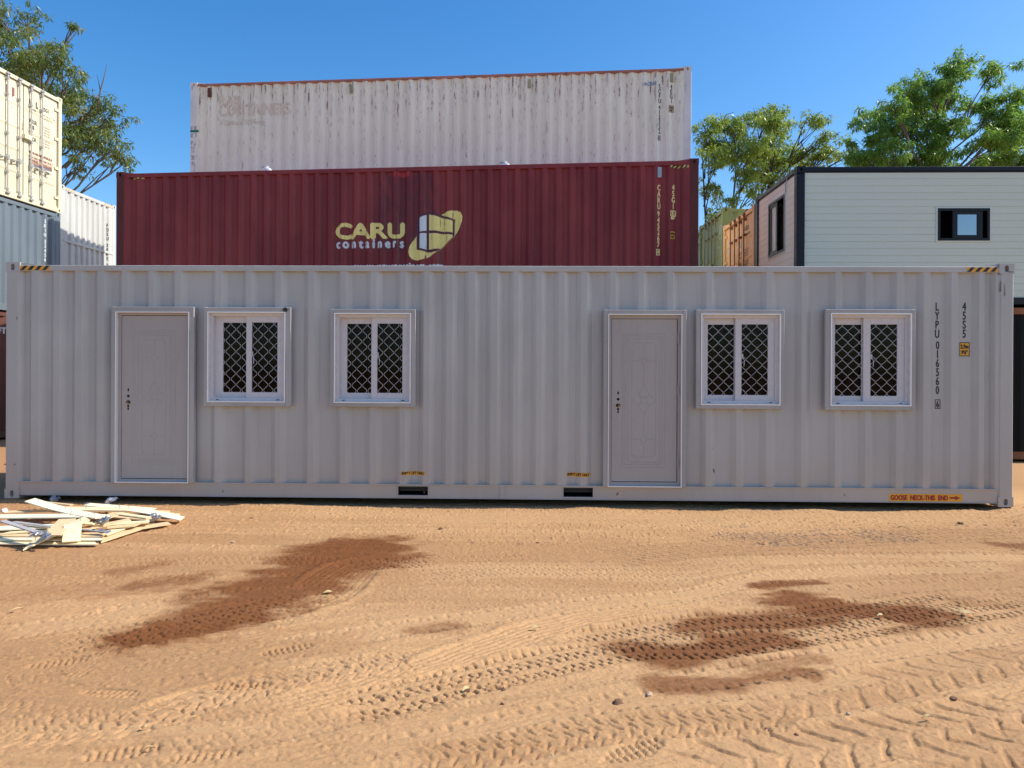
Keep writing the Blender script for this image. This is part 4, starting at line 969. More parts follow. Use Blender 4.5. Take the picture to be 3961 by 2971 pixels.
tracks = [
 # kind, points in the photo, width, depth, berm
 ('rib',  [Md(-420,1330), Md(300,1130), Md(800,960), Md(1300,805), Md(1700,730), Md(2300,660)], .30, .012, .012),
 ('block',[Md(-100,1330), Md(500,1200), Md(1100,1060), Md(1700,960), Rt(200,950), Rt(700,880), Rt(1300,790), Rt(2100,690)], .36, .026, .010),
 ('block',[Md(1300,930), Md(1800,850), Rt(200,800), Rt(700,760), Rt(1200,700), Rt(1700,650)], .34, .022, .008),
 ('chev', [Lf(-200,1455), Lf(400,1430), Lf(800,1385), Lf(1300,1225), Lf(2000,1075), Md(600,1010)], .30, .013, .008),
 ('block',[Lf(200,960), Lf(750,870), Lf(1250,790), Lf(1850,650), Md(100,480), Md(600,440)], .52, .016, .010),
 ('dots', [Lf(-100,880), Lf(500,790), Lf(1000,700), Lf(1500,640), Lf(2000,600)], .30, .016, .006),
 ('block',[Md(350,540), Md(900,500), Md(1500,500), Md(2000,500), Rt(400,430)], .50, .009, .006),
 ('bar',  [Md(1500,430), Rt(0,380), Rt(400,340), Rt(800,325), Rt(1300,300), Rt(2000,290)], .62, .013, .004),
 ('dots', [Md(-500,960), Md(0,890), Md(700,790), Md(1500,690), Md(2000,640), Rt(700,520), Rt(2000,480)], .26, .015, .008),
 ('lug',  [Md(1900,1700), Rt(250,1620), Rt(800,1540), Rt(1400,1440), Rt(2100,1290)], .34, .034, .018),
 ('lug',  [Rt(300,1330), Rt(900,1230), Rt(1400,1120), Rt(2100,990)], .34, .022, .012),
 ('dots', [Md(-100,1590), Md(500,1500), Md(1000,1390), Md(1500,1290), Rt(0,1240), Rt(600,1190), Rt(1200,1110)], .20, .020, .012),
 ('chev', [Md(300,1640), Md(900,1560), Md(1500,1450), Rt(100,1400), Rt(700,1350)], .26, .012, .006),
 ('dots', [Rt(-100,1170), Rt(400,1100), Rt(900,1010), Rt(1500,930), Rt(2100,860)], .28, .020, .016),
 ('rib',  [Lf(-100,790), Lf(500,700), Lf(1000,620), Lf(1600,540)], .34, .007, .006),
 ('dots', [Rt(800,640), Rt(1400,590), Rt(2100,560)], .30, .014, .014),
 ('dots', [Rt(400,450), Rt(1100,430), Rt(2100,420)], .30, .012, .010),
 ('lug',  [Rt(1300,1720), Rt(1700,1600), Rt(2200,1480)], .30, .030, .015),
 ('dots', [Lf(600,1130), Lf(1100,1060), Lf(1700,960), Lf(2300,880)], .30, .010, .006),
 ('bar',  [Md(500,200), Md(1200,180), Rt(0,190), Rt(900,150), Rt(1900,210)], .55, .007, .003),
]
TON = np.zeros(X.shape); soft = np.ones(X.shape); REL = np.zeros(X.shape)
NB = [vnoise(.9, .5, 40), vnoise(1.2, .7, 41)]; NJ = [vnoise(.10, .08, 42), vnoise(.09, .07, 43), vnoise(.12, .09, 44)]
def lay_track(kind, path, wd, dp, berm, k, worn=-.85):
    """press one tyre track into the dirt; it wipes out most of what was there"""
    D, Sx, T, total = st_coords(path, wd*.5+.16); m = D < wd*.5+.15
    if not m.any(): return
    s0, T0 = Sx[m], T[m]; rl = lambda A, q: np.roll(A, (q*37, q*91), (0, 1))[m]
    ends = sstep(s0, 0, .25)*sstep(total-s0, 0, .25)
    inside = sstep(1.08-np.abs(T0/(wd*.5)), 0, .16)*ends; brk = sstep(rl(NB[k % 2], k), worn, worn+.35)
    s = s0+rl(NJ[0], k)*.03; tt = T0+rl(NJ[1], k)*.025; t = T0/(wd*.5); n3 = rl(NJ[2], k)
    if kind == 'rib': h = -.25*dp-.95*dp*bar(tt/.042, .20)
    elif kind == 'block':
        row = np.floor(tt/.050); ph = (s+row*.027)/.060; fr = tt/.050-row
        h = -.25*dp-.75*dp*np.maximum(bar(ph+.25*fr, .13)*(.55+.45*np.sign(np.sin(row*2.3+.7))), .5*bar(tt/.050, .12))
    elif kind == 'chev':
        row = np.floor(tt/.07); h = -.2*dp-.8*dp*np.maximum(bar((s+.5*np.abs(tt))/.080+row*.5, .12), .8*bar(tt/.07+.35*np.abs(((s/.080) % 1)-.5), .10))
    elif kind == 'bar': h = -.25*dp-.75*dp*bar((s+.8*tt)/.10, .15)*(.4+.6*bar(tt/.13, .42))
    elif kind == 'dash':
        row = np.floor(tt/.045); h = -.2*dp-.8*dp*bar(tt/.045, .13)*sstep(np.sin((s+row*.083)*2*np.pi/.17), -.3, .1)
    elif kind == 'lug':
        sg = np.sign(tt); h = -.3*dp-.7*dp*bar((s+sg*.10+.8*np.abs(tt)+.02*n3)/.165, .14)*(.5+.5*sstep(np.abs(t), .1, .4))
    else:
        h = -.2*dp-.8*dp*bar(s/.092, .17)*sstep(np.abs(t), .58, .74)-.3*dp*bar(tt/.05, .2)
    up = berm*np.exp(-((np.abs(T0)-wd*.56)/.035)**2)*ends*brk*(.6+1.4*(n3+.3))
    REL[m] = REL[m]*(1-.8*inside*brk)+(h*inside*brk+up)*(.38 if kind in ('lug', 'dots') else .72); soft[m] = np.minimum(soft[m], 1-.45*inside*brk); TON[m] = TON[m]*(1-.6*inside)+inside*brk*(((k*.618) % 1)-.5)*1.1
# faint older tracks everywhere, swept along the yard's usual line of travel
guides = [[(-300,2080),(700,2088),(1700,2105),(2700,2105),(4300,2080)], [(-300,2330),(700,2290),(1700,2245),(2700,2210),(4300,2170)], [(-300,2620),(700,2570),(1700,2420),(2700,2310),(4300,2225)],
          [(-300,2860),(700,2790),(1700,2630),(2700,2450),(4300,2310)], [(-300,3160),(700,3000),(1700,2830),(2700,2680),(4300,2440)], [(100,3500),(1000,3250),(1900,3060),(2900,2880),(4300,2580)], [(900,3900),(1700,3500),(2500,3200),(3300,2980),(4300,2740)]]
GM = [[gp(p) for p in g] for g in guides]; r2 = random.Random(5)
for k in range(64):
    q = (k*.618) % 1*5.98; i = int(q); f = q-i
    pts = [np.array(GM[i][j])*(1-f)+np.array(GM[i+1][j])*f+np.array((0, r2.uniform(-.12, .12))) for j in range(5)]
    kind = r2.choice(('rib', 'dash', 'rib', 'rib', 'dash', 'dots', 'dash', 'block'))
    lay_track(kind, smooth_path(pts, 16), r2.uniform(.20, .34), r2.uniform(.007, .013), r2.uniform(.004, .009), k, -.34)
for k, (kind, pts, wd, dp, berm) in enumerate(tracks): lay_track(kind, smooth_path([gp(p) for p in pts]), wd, dp*1.35, berm*1.2, k+50)
Hh += REL*near
Hh += (.0030*vnoise(1.4, .030, 50)+.0024*vnoise(.8, .018, 51))*near
YB = 8.72-.0213*(X+6.2); Hh += .055*np.clip(vnoise(.45, .30, 52)+.08, 0, 1)*np.exp(-((Y-YB+.10)/.13)**2)*near
for (p, ang) in ((Lf(720,1565), .3), (Lf(1195,1600), .2), (Lf(650,1215), -.1), (Lf(1420,1165), .1), (Lf(1690,960), .5), (Lf(345,1030), .35), (Md(1720,1560), .5)):
    c = gp(p); ca, sa = math.cos(ang), math.sin(ang); u = (X-c[0])*ca+(Y-c[1])*sa; v = -(X-c[0])*sa+(Y-c[1])*ca
    m = sstep(1.15-np.hypot(u/.15, v/.055), 0, .25); Hh += -m*(.004+.011*np.maximum(bar(u/.034, .2), .7*bar(v/.05, .16)))
    soft = np.minimum(soft, 1-.6*m)
Hh += (rough+crumb*soft)*near*(.5+.5*soft)*.78
rig = np.zeros(X.shape)                                             # the strip right in front of the office container is scraped low
Hh += -.012*np.exp(-((Y-(8.72-.0213*(X+6.2)))/.10)**2)*near
for cx, cy in ((-6.12, 8.75), (5.9, 8.5)): Hh += .045*np.exp(-(((X-cx)/.22)**2+((Y-cy)/.14)**2))*1.0
# damp, darker earth and scattered blue-metal gravel: masks with their own shape on the ground
def blob(pts, rad, seed, rag=.34):
    D, Sx, T, tot = st_coords(smooth_path([gp(p) for p in pts], 8), rad*2.2)
    e = 1-D/rad+rag*1.6*vnoise(.34, .16, seed)+rag*.9*vnoise(.09, .05, seed+1); return sstep(e, -.12, .78)
wet = np.zeros(X.shape)
for k, (pts, rad, amt) in enumerate((
    ([Lf(930,855), Lf(1150,820), Lf(1400,770)], .40, 1.0), ([Lf(1250,760), Lf(1500,680), Lf(1750,590)], .55, .9), ([Lf(1550,630), Lf(1850,510), Md(100,410)], .66, .9), ([Md(-120,420), Md(60,370), Md(170,350)], .56, 1.0),
    ([Lf(700,500), Lf(960,455)], .20, .5), ([Lf(800,580), Lf(1100,545)], .28, .6), ([Lf(500,660), Lf(950,610)], .12, .4),
    ([Rt(-180,1010), Rt(150,940), Rt(500,870)], .30, .85), ([Rt(100,830), Rt(500,800), Rt(800,750)], .27, .8), ([Rt(700,670), Rt(1000,720), Rt(1350,745)], .34, .95), ([Rt(450,585), Rt(800,570)], .12, .85),
    ([Rt(-100,1160), Rt(300,1150), Rt(700,1090)], .19, .7), ([Rt(300,1060), Rt(800,1010)], .10, .5), ([Md(450,850), Md(650,820)], .17, .55), ([Rt(1250,850), Rt(1600,820)], .14, .55),
    ([Rt(1850,340), Rt(2050,360)], .22, .7), ([Rt(1650,680), Rt(1900,700)], .16, .4), ([Lf(100,650), Lf(500,590)], .3, .25))):
    wet = np.maximum(wet, amt*blob(pts, rad, 200+2*k, (.34 if k < 4 else .42)))
grav = np.zeros(X.shape)
for k, (pts, rad, amt) in enumerate((([Rt(350,270), Rt(600,320), Rt(900,280), Rt(1200,300)], .42, 1.0), ([Rt(200,200), Rt(600,150), Rt(900,170)], .3, .7), ([Rt(1250,320), Rt(1500,330)], .2, .7), ([Rt(750,380), Rt(1000,400)], .2, .6), ([Rt(1300,490), Rt(1500,510)], .14, .6), ([Rt(1500,1250), Rt(1900,1150)], .3, .4))):
    grav = np.maximum(grav, .72*amt*blob(pts, rad, 300+2*k, .8))
Hh += grav*near*.010*np.clip(vnoise(.03, .03, 9)-.05, 0, 1)*3
red = sstep(-X-2.5+1.2*vnoise(1.1, .7, 21), -1, 4)
tone = vnoise(2.3, .8, 22)+.6*vnoise(.7, .25, 23)+TON*near+.5*vnoise(1.6, .05, 24)*near
co = np.stack([X, Y, Hh], -1).reshape(-1, 3)
ii = (np.arange(NY-1)[:, None]*NX+np.arange(NX-1)[None]).reshape(-1)
quads = np.stack([ii, ii+1, ii+NX+1, ii+NX], -1)
gm = bpy.data.meshes.new('dirt_ground'); gm.vertices.add(len(co)); gm.vertices.foreach_set('co', co.ravel())
gm.loops.add(quads.size); gm.loops.foreach_set('vertex_index', quads.ravel().astype(np.int32))
gm.polygons.add(len(quads)); gm.polygons.foreach_set('loop_start', np.arange(0, quads.size, 4, dtype=np.int32)); gm.polygons.foreach_set('loop_total', np.full(len(quads), 4, dtype=np.int32))
gm.update(calc_edges=True); gm.validate()
gm.polygons.foreach_set('use_smooth', np.ones(len(quads), dtype=bool))
for nm, arr in (('wet', wet), ('gravel', grav), ('red', red), ('tone', tone)):
    a = gm.attributes.new(nm, 'FLOAT', 'POINT'); a.data.foreach_set('value', arr.ravel().astype(np.float32))
t = NT('dirt')
v = t.vec()
c = t.mix(t.ss(t.attr('tone'), -.6, .6), (.405, .230, .108), (.50, .300, .148))
c = t.mix(t.math('MULTIPLY', t.attr('red'), .75), c, (.41, .208, .094))
fn = t.noise(v, 55, 6, .7); c = t.mix(t.ss(fn, .52, .74, 0, .55), c, (.26, .125, .055)); c = t.mix(t.ss(t.noise(v, 130, 4, .7), .60, .74, 0, .6), c, (.50, .32, .175))
w_ = t.math('ADD', t.attr('wet'), t.math('MULTIPLY', t.math('SUBTRACT', t.noise(v, 14, 5, .65), .5), .5)); w_ = t.math('MULTIPLY', t.ss(w_, .06, .95), t.ss(t.attr('wet'), 0, .2))
c = t.mix(t.math('MULTIPLY', w_, .92), c, t.mix(t.noise(v, 9, 4), (.125, .040, .011), (.205, .070, .020)))
gv = t.voro(v, 38); gs = t.ss(t.math('ADD', t.noise(v, 30, 4, .7), t.math('MULTIPLY', t.attr('gravel'), .36)), .74, .86)
c = t.mix(t.math('MULTIPLY', gs, .85), c, t.mix(t.noise(v, 60, 3), (.10, .065, .045), (.26, .19, .15)))
b1 = t.noise(v, 90, 5, .75); t.bump(b1, .012, .55)
gmat = t.fin(c, t.ss(w_, 0, 1, .95, .8), spec=.15)
gm.materials.append(gmat)
ground = bpy.data.objects.new('ground', gm); C.objects.link(ground); ground['kind'] = 'structure'
def gh(x, y):
    i = int(np.clip(np.searchsorted(xs, x), 0, NX-1)); j = int(np.clip(np.searchsorted(ys, y), 0, NY-1)); return float(Hh[j, i])

# ------------------------------------------------------------------ loose stones, clods and leaves on the dirt
M_STONE = plain('dark_stone', (.17, .085, .045), .8, 0, .2, 30); M_STONE2 = plain('pale_stone', (.50, .36, .24), .8, 0, .15, 30); M_LEAF = plain('dry_leaf', (.56, .42, .20), .6, 0, .1, 20)
def stone(p, r, mat, lab, flat=.6):
    q = gp(p); r = r*.62; bm = bmesh.new(); bmesh.ops.create_icosphere(bm, subdivisions=2, radius=r)
    rr = random.Random(int(p[0]*7+p[1])); ph = [rr.uniform(0, 6) for _ in range(6)]
    for v_ in bm.verts:
        k = 1+.22*math.sin(v_.co.x/r*2.3+ph[0])*math.cos(v_.co.y/r*2.7+ph[1])+.16*math.sin(v_.co.z/r*3.9+ph[2])+.10*math.sin(v_.co.x/r*5+ph[3]+v_.co.y/r*4)
        v_.co = Vector((v_.co.x*k*1.25, v_.co.y*k, v_.co.z*k*flat))
    me = bpy.data.meshes.new('stone'); bm.to_mesh(me); bm.free(); me.materials.append(mat)
    o = bpy.data.objects.new('stone', me); C.objects.link(o); o.location = (q[0], q[1], gh(*q)+r*flat*.35); o.rotation_euler = (0, 0, rr.uniform(0, 6)); tag(o, lab, 'stone', 'loose stones on the dirt')
for p, r, m, lab in ((Md(945,1200), .030, M_STONE, 'dark clod on the block tyre track near the middle'), (Md(1630,1272), .040, M_STONE, 'larger dark clod on a tyre berm right of the middle'), (Md(1810,1228), .026, M_STONE2, 'pale lump on the tyre berm right of the middle'),
                     (Rt(500,1425), .020, M_STONE, 'small dark stone on smooth dirt at lower right'), (Rt(672,1462), .014, M_STONE, 'tiny dark stone beside another at lower right'), (Rt(1592,1264), .026, M_STONE, 'dark stone on gravelly dirt at the right'), (Rt(975,1362), .017, M_STONE2, 'pale brown pebble between tracks at lower right'),
                     (Rt(1635,223), .040, M_STONE, 'dark clod near the right end of the office container'), (Md(585,258), .032, M_STONE, 'dark clod in front of the left forklift pocket'), (Md(1155,335), .026, M_STONE, 'dark clod in front of the office container, right of the middle'), (Lf(1720,1505), .013, M_STONE2, 'pale round pebble at the lower left'),
                     (Md(1242,1596), .014, M_STONE2, 'pale pebble at the bottom middle'), (Lf(1370,330), .024, M_STONE2, 'pale clod on the dirt right of the plank pile'), (Lf(1480,188), .028, M_STONE, 'dark clod right of the plank pile, near the container'), (Md(948,1285), .015, M_STONE, 'small dark stone below the block tyre track')):
    stone(p, r, m, lab)
def leaf(p, ln_, wd_, ang, mat, lab):
    q = gp(p); mb = MB(); n = 6; V = []; F = []
    for k in range(n+1):
        a = k/n; w = wd_*math.sin(math.pi*min(max(a, .04), .96)); z = .012*math.sin(a*3)
        V += [(a*ln_-ln_/2, w, z+.006), (a*ln_-ln_/2, 0, z), (a*ln_-ln_/2, -w, z+.006)]
    for k in range(n): F += [(3*k, 3*k+1, 3*k+4, 3*k+3), (3*k+1, 3*k+2, 3*k+5, 3*k+4)]
    mb.add(V, F); o = mb.build('dry_leaf', mat, None); o.location = (q[0], q[1], gh(*q)+.010); o.rotation_euler = (.1, .05, ang); tag(o, lab, 'leaf', 'dry leaves on the dirt')
for p, l_, w, a, lab in ((Rt(1658,756), .11, .022, -.5, 'large pale leaf on the damp track at the right'), (Rt(1165,776), .055, .014, .2, 'small white leaf on the dark damp track'), (Md(1135,843), .075, .013, .1, 'pale leaf above the ribbed tyre track'), (Md(735,1196), .05, .014, .8, 'pale leaf on the block tyre track, left of a clod'), (Lf(850,1440), .030, .010, 0, 'pale leaf on the dirt at the lower left'),
                       (Lf(880,1556), .045, .005, .4, 'pale twig-like leaf at the bottom left'), (Lf(100,738), .09, .008, .9, 'thin curled leaf at the left edge'), (Lf(1930,632), .07, .018, .5, 'pale leaf at the edge of the left damp patch'), (Rt(1440,1385), .06, .006, .2, 'thin pale leaf at the lower right')):
    leaf(p, l_, w, a, M_LEAF, lab)

# ================================================================== pile of plywood strips and tape wads
def wood(name, a, b):
    t = NT(name); v = t.vec((1.2, 14, 14)); c = t.mix(t.noise(v, 6, 5, .6, .6), a, b); c = t.mix(t.ss(t.noise(t.vec((1, 3, 3)), 5, 4), .55, .75, 0, .35), c, tuple(x*.75 for x in a))
    return t.fin(c, .6, spec=.25)
WOODS = [wood('pale_plywood', (.80, .65, .38), (.88, .76, .50)), wood('cream_plywood', (.86, .76, .52), (.90, .83, .62)), wood('tan_plywood', (.66, .47, .25), (.80, .62, .38))]
GREYW = wood('taped_grey_strip', (.34, .33, .33), (.46, .45, .45)); M_TAPE = plain('silver_tape', (.36, .37, .40), .35, .55, .12, 25); M_PALE = plain('white_plastic', (.74, .74, .74), .4, 0, .05, 20); M_NAIL = plain('nail', (.25, .22, .2), .4, .8)
def z7(x, y, z): return on_z(x/2.9892, 1900+y/2.9892, z)
def plank(x1, y1, x2, y2, za, zb, wd, lab, mat, th=.010, cut=(.0, .0), bow=0.0, nails=0, ends=0):
    a, b = z7(x1, y1, za), z7(x2, y2, zb); d = b-a; L_ = d.length; d.normalize(); side = Vector((0, 0, 1)).cross(d).normalized(); up = d.cross(side)
    M4 = Matrix((( d.x, side.x, up.x, a.x), (d.y, side.y, up.y, a.y), (d.z, side.z, up.z, a.z), (0, 0, 0, 1)))
    n = 8; V = []; F = []
    for k in range(n+1):
        q = k/n; z = bow*math.sin(math.pi*q)
        for s in (-1, 1):
            x = q*L_+s*wd*.5*(cut[0] if k == 0 else cut[1] if k == n else (cut[0]*(1-q)+cut[1]*q))
            V += [(x, s*wd/2, z), (x, s*wd/2, z+th)]
    for k in range(n):
        o = 4*k; F += [(o, o+4, o+5, o+1), (o+2, o+3, o+7, o+6), (o+1, o+5, o+7, o+3), (o, o+2, o+6, o+4)]
    F += [(0, 1, 3, 2), (4*n, 4*n+2, 4*n+3, 4*n+1)]
    mb = MB(); mb.add(V, F); o = mb.build('plank', mat, None); o.matrix_world = M4; tag(o, lab, 'plank', 'scrap plywood strips in the pile')
    for k in range(nails):
        nb = MB(); x = L_*(.12+.76*k/max(1, nails-1)) if nails > 1 else L_*.5; z = th+bow*math.sin(math.pi*x/L_)
        nb.tube([(x, 0, z-.002), (x+.004, .002, z+.03), (x+.012, .004, z+.04)], .0022, 5); nb.build('nail', M_NAIL, o)
    return o
PL = [
 (-260,592,1105,602,.004,.004,.17,'long pale strip lowest at the front edge of the pile',0,(.0,-.9),0,0),
 (-260,548,1180,553,.022,.022,.16,'long strip second from the front edge of the pile',1,(0,-.6),0,0),
 (-260,505,1210,512,.036,.036,.16,'long strip third from the front edge of the pile',2,(0,-.3),0,0),
 (1170,560,1600,420,.006,.012,.20,'broad strip slanting away at the front right of the pile',2,(1.2,.6),0,0),
 (1200,505,1590,365,.030,.03,.12,'narrow strip slanting away above the broad one at front right',0,(.6,.3),0,0),
 (1500,450,1955,375,.012,.02,.13,'tan strip lying on the dirt at the right of the pile, notched end',2,(.4,.1),0,0),
 (1240,425,1580,400,.05,.05,.10,'short strip in the middle right of the pile',2,(0,.4),0,0),
 (1250,385,1725,358,.065,.06,.10,'pale strip in the right half of the pile pointing at the tape wad',0,(.3,0),0,0),
 (950,450,1500,335,.065,.07,.11,'slanting strip half hidden in the middle of the pile',2,(.2,.4),0,0),
 (150,470,640,430,.05,.06,.20,'broad short strip at the left front of the pile',0,(.7,0),0,0),
 (-100,440,600,410,.07,.075,.18,'broad strip buried at the left of the pile',1,(0,0),0,0),
 (160,362,620,420,.10,.10,.05,'dark grey taped strip in the left middle of the pile',3,(0,0),0,0),
 (700,425,1240,475,.085,.08,.035,'grey taped strip in the middle front of the pile',3,(0,0),0,0),
 (1330,300,1720,330,.075,.06,.09,'tan strip under the long thin ones at the right of the pile',2,(.2,0),0,0),
 (1360,262,1720,312,.095,.075,.07,'thin strip leading to the right tape wad',0,(.2,0),0,0),
 (1560,232,1940,246,.03,.02,.11,'tan strip at the back right of the pile',2,(0,0),0,0),
 (1500,210,2045,282,.05,.02,.10,'strip under the longest pale one at the right of the pile',0,(0,0),0,0),
 (1400,205,2105,325,.09,.035,.14,'long pale strip reaching farthest right from the pile',1,(-.3,-.5),.01,2),
 (1000,160,1755,218,.075,.06,.14,'pale strip at the back of the pile in the middle',1,(-.3,0),0,1),
 (470,128,830,165,.07,.07,.05,'narrow tan strip at the back left of the pile',2,(0,0),0,0),
 (40,250,620,225,.09,.09,.12,'tan strip at the back left of the pile, lying level',2,(-.6,0),0,1),
 (1160,330,1370,255,.085,.09,.13,'short strip leaning below the broad pale one, middle of the pile',2,(.4,0),0,0),
 (480,205,1500,215,.105,.10,.19,'broad pale strip across the back of the pile',0,(-.2,-.3),0,3),
 (800,365,1240,280,.10,.10,.10,'tan offcut crossing the middle of the pile',2,(.3,0),0,0),
 (975,378,1108,378,.105,.105,.11,'small square offcut in the middle of the pile',0,(-.2,0),0,1),
 (600,520,780,330,.10,.13,.15,'slanted strip under the diagonal one at the left front',2,(.2,.1),0,0),
 (330,625,1010,320,.015,.155,.15,'diagonal strip propped on the front left of the pile',0,(1.2,.3),0,2),
 (825,590,845,388,.03,.135,.145,'short strip propped upright-slanting at the front of the pile',0,(.05,-.05),0,1),
 (-260,302,960,290,.135,.135,.17,'long cream strip lying level at the left middle of the pile',1,(0,-1.0),0,2),
 (30,350,490,500,.17,.12,.055,'white-grey strip slanting down to the front tape wad',3,(0,0),0,0),
 (345,108,1195,308,.19,.145,.15,'long cream strip slanting across the top of the pile',1,(-.6,.1),-.02,3),
]
for (x1,y1,x2,y2,za,zb,wd,lab,m,cut,bow,nl) in PL: plank(x1,y1,x2,y2,za+G0+.01,zb+G0+.01,wd,lab,GREYW if m == 3 else WOODS[m],cut=cut,bow=bow,nails=nl)
def wad(x, y, z, sx, sy, sz, lab, mat, seed, name='tape_wad', cat='tape'):
    c = z7(x, y, z+G0); bm = bmesh.new(); bmesh.ops.create_icosphere(bm, subdivisions=3, radius=1); rr = random.Random(seed)
    pl_ = [(Vector((rr.uniform(-1,1), rr.uniform(-1,1), rr.uniform(-1,1))).normalized(), rr.uniform(.5,.85)) for _ in range(16)]; ph = rr.uniform(0, 9)
    for v_ in bm.verts:
        d = v_.co.normalized(); k = min([1.0]+[h/max(.05, d.dot(n)) for n, h in pl_ if d.dot(n) > .05])
        k *= 1+.10*math.sin(9*d.x+ph)*math.sin(7*d.y+ph)+.07*math.sin(15*d.z+ph*2)
        v_.co = Vector((d.x*k*sx, d.y*k*sy, d.z*k*sz))
    me = bpy.data.meshes.new(name); bm.to_mesh(me); bm.free(); me.materials.append(mat); o = bpy.data.objects.new(name, me); C.objects.link(o); o.location = c; o.rotation_euler = (0, 0, rr.uniform(0, 6))
    # a couple of loose flaps
    for k in range(3):
        a = rr.uniform(0, 6); mb = MB(); p = Vector((math.cos(a)*sx*.7, math.sin(a)*sy*.7, 0)); q = p*1.9+Vector((0, 0, rr.uniform(-.3, .4)*sz)); s = Vector((-math.sin(a), math.cos(a), .4))*.022
        m_ = (p+q)/2+Vector((0, 0, .012)); mb.add([tuple(p-s), tuple(p+s), tuple(m_+s), tuple(m_-s), tuple(q+s*.8), tuple(q-s*1.1)], [(0,1,2,3), (3,2,4,5)]); mb.build('flap', mat, o, recalc=False)
    return tag(o, lab, cat, 'tape wads in the plank pile')
wad(530, 512, .13, .045, .035, .055, 'crumpled silver tape wad at the front left of the pile', M_TAPE, 1)
wad(1780, 305, .075, .055, .045, .050, 'crumpled silver tape wad at the right end of the pile', M_TAPE, 2)
wad(628, 95, .05, .050, .04, .055, 'grey tape wad standing behind the pile, by the container', M_TAPE, 3)
wad(1290, 90, .06, .060, .035, .030, 'white tape wad with flaps behind the pile', M_PALE, 4)
wad(1245, 130, .02, .025, .025, .055, 'white strip of tape hanging below a wad behind the pile', M_PALE, 9)
wad(1170, 350, .13, .055, .04, .040, 'grey tape wad in the middle of the pile under the top strip', M_TAPE, 5)
wad(1232, 318, .16, .03, .03, .04, 'small grey tape wad at the end of the top strip', M_TAPE, 6)
wad(1180, 465, .09, .09, .03, .025, 'flat shiny tape strip in the front middle of the pile', M_TAPE, 7)
wad(45, 228, .12, .07, .03, .035, 'white plastic wad at the left edge of the pile', M_PALE, 8)
wad(1010, 150, .09, .025, .03, .02, 'small grey tape end at the back of the pile', M_TAPE, 12)
wad(430, 500, .13, .06, .03, .03, 'silver tape end beside the front left wad', M_TAPE, 13)

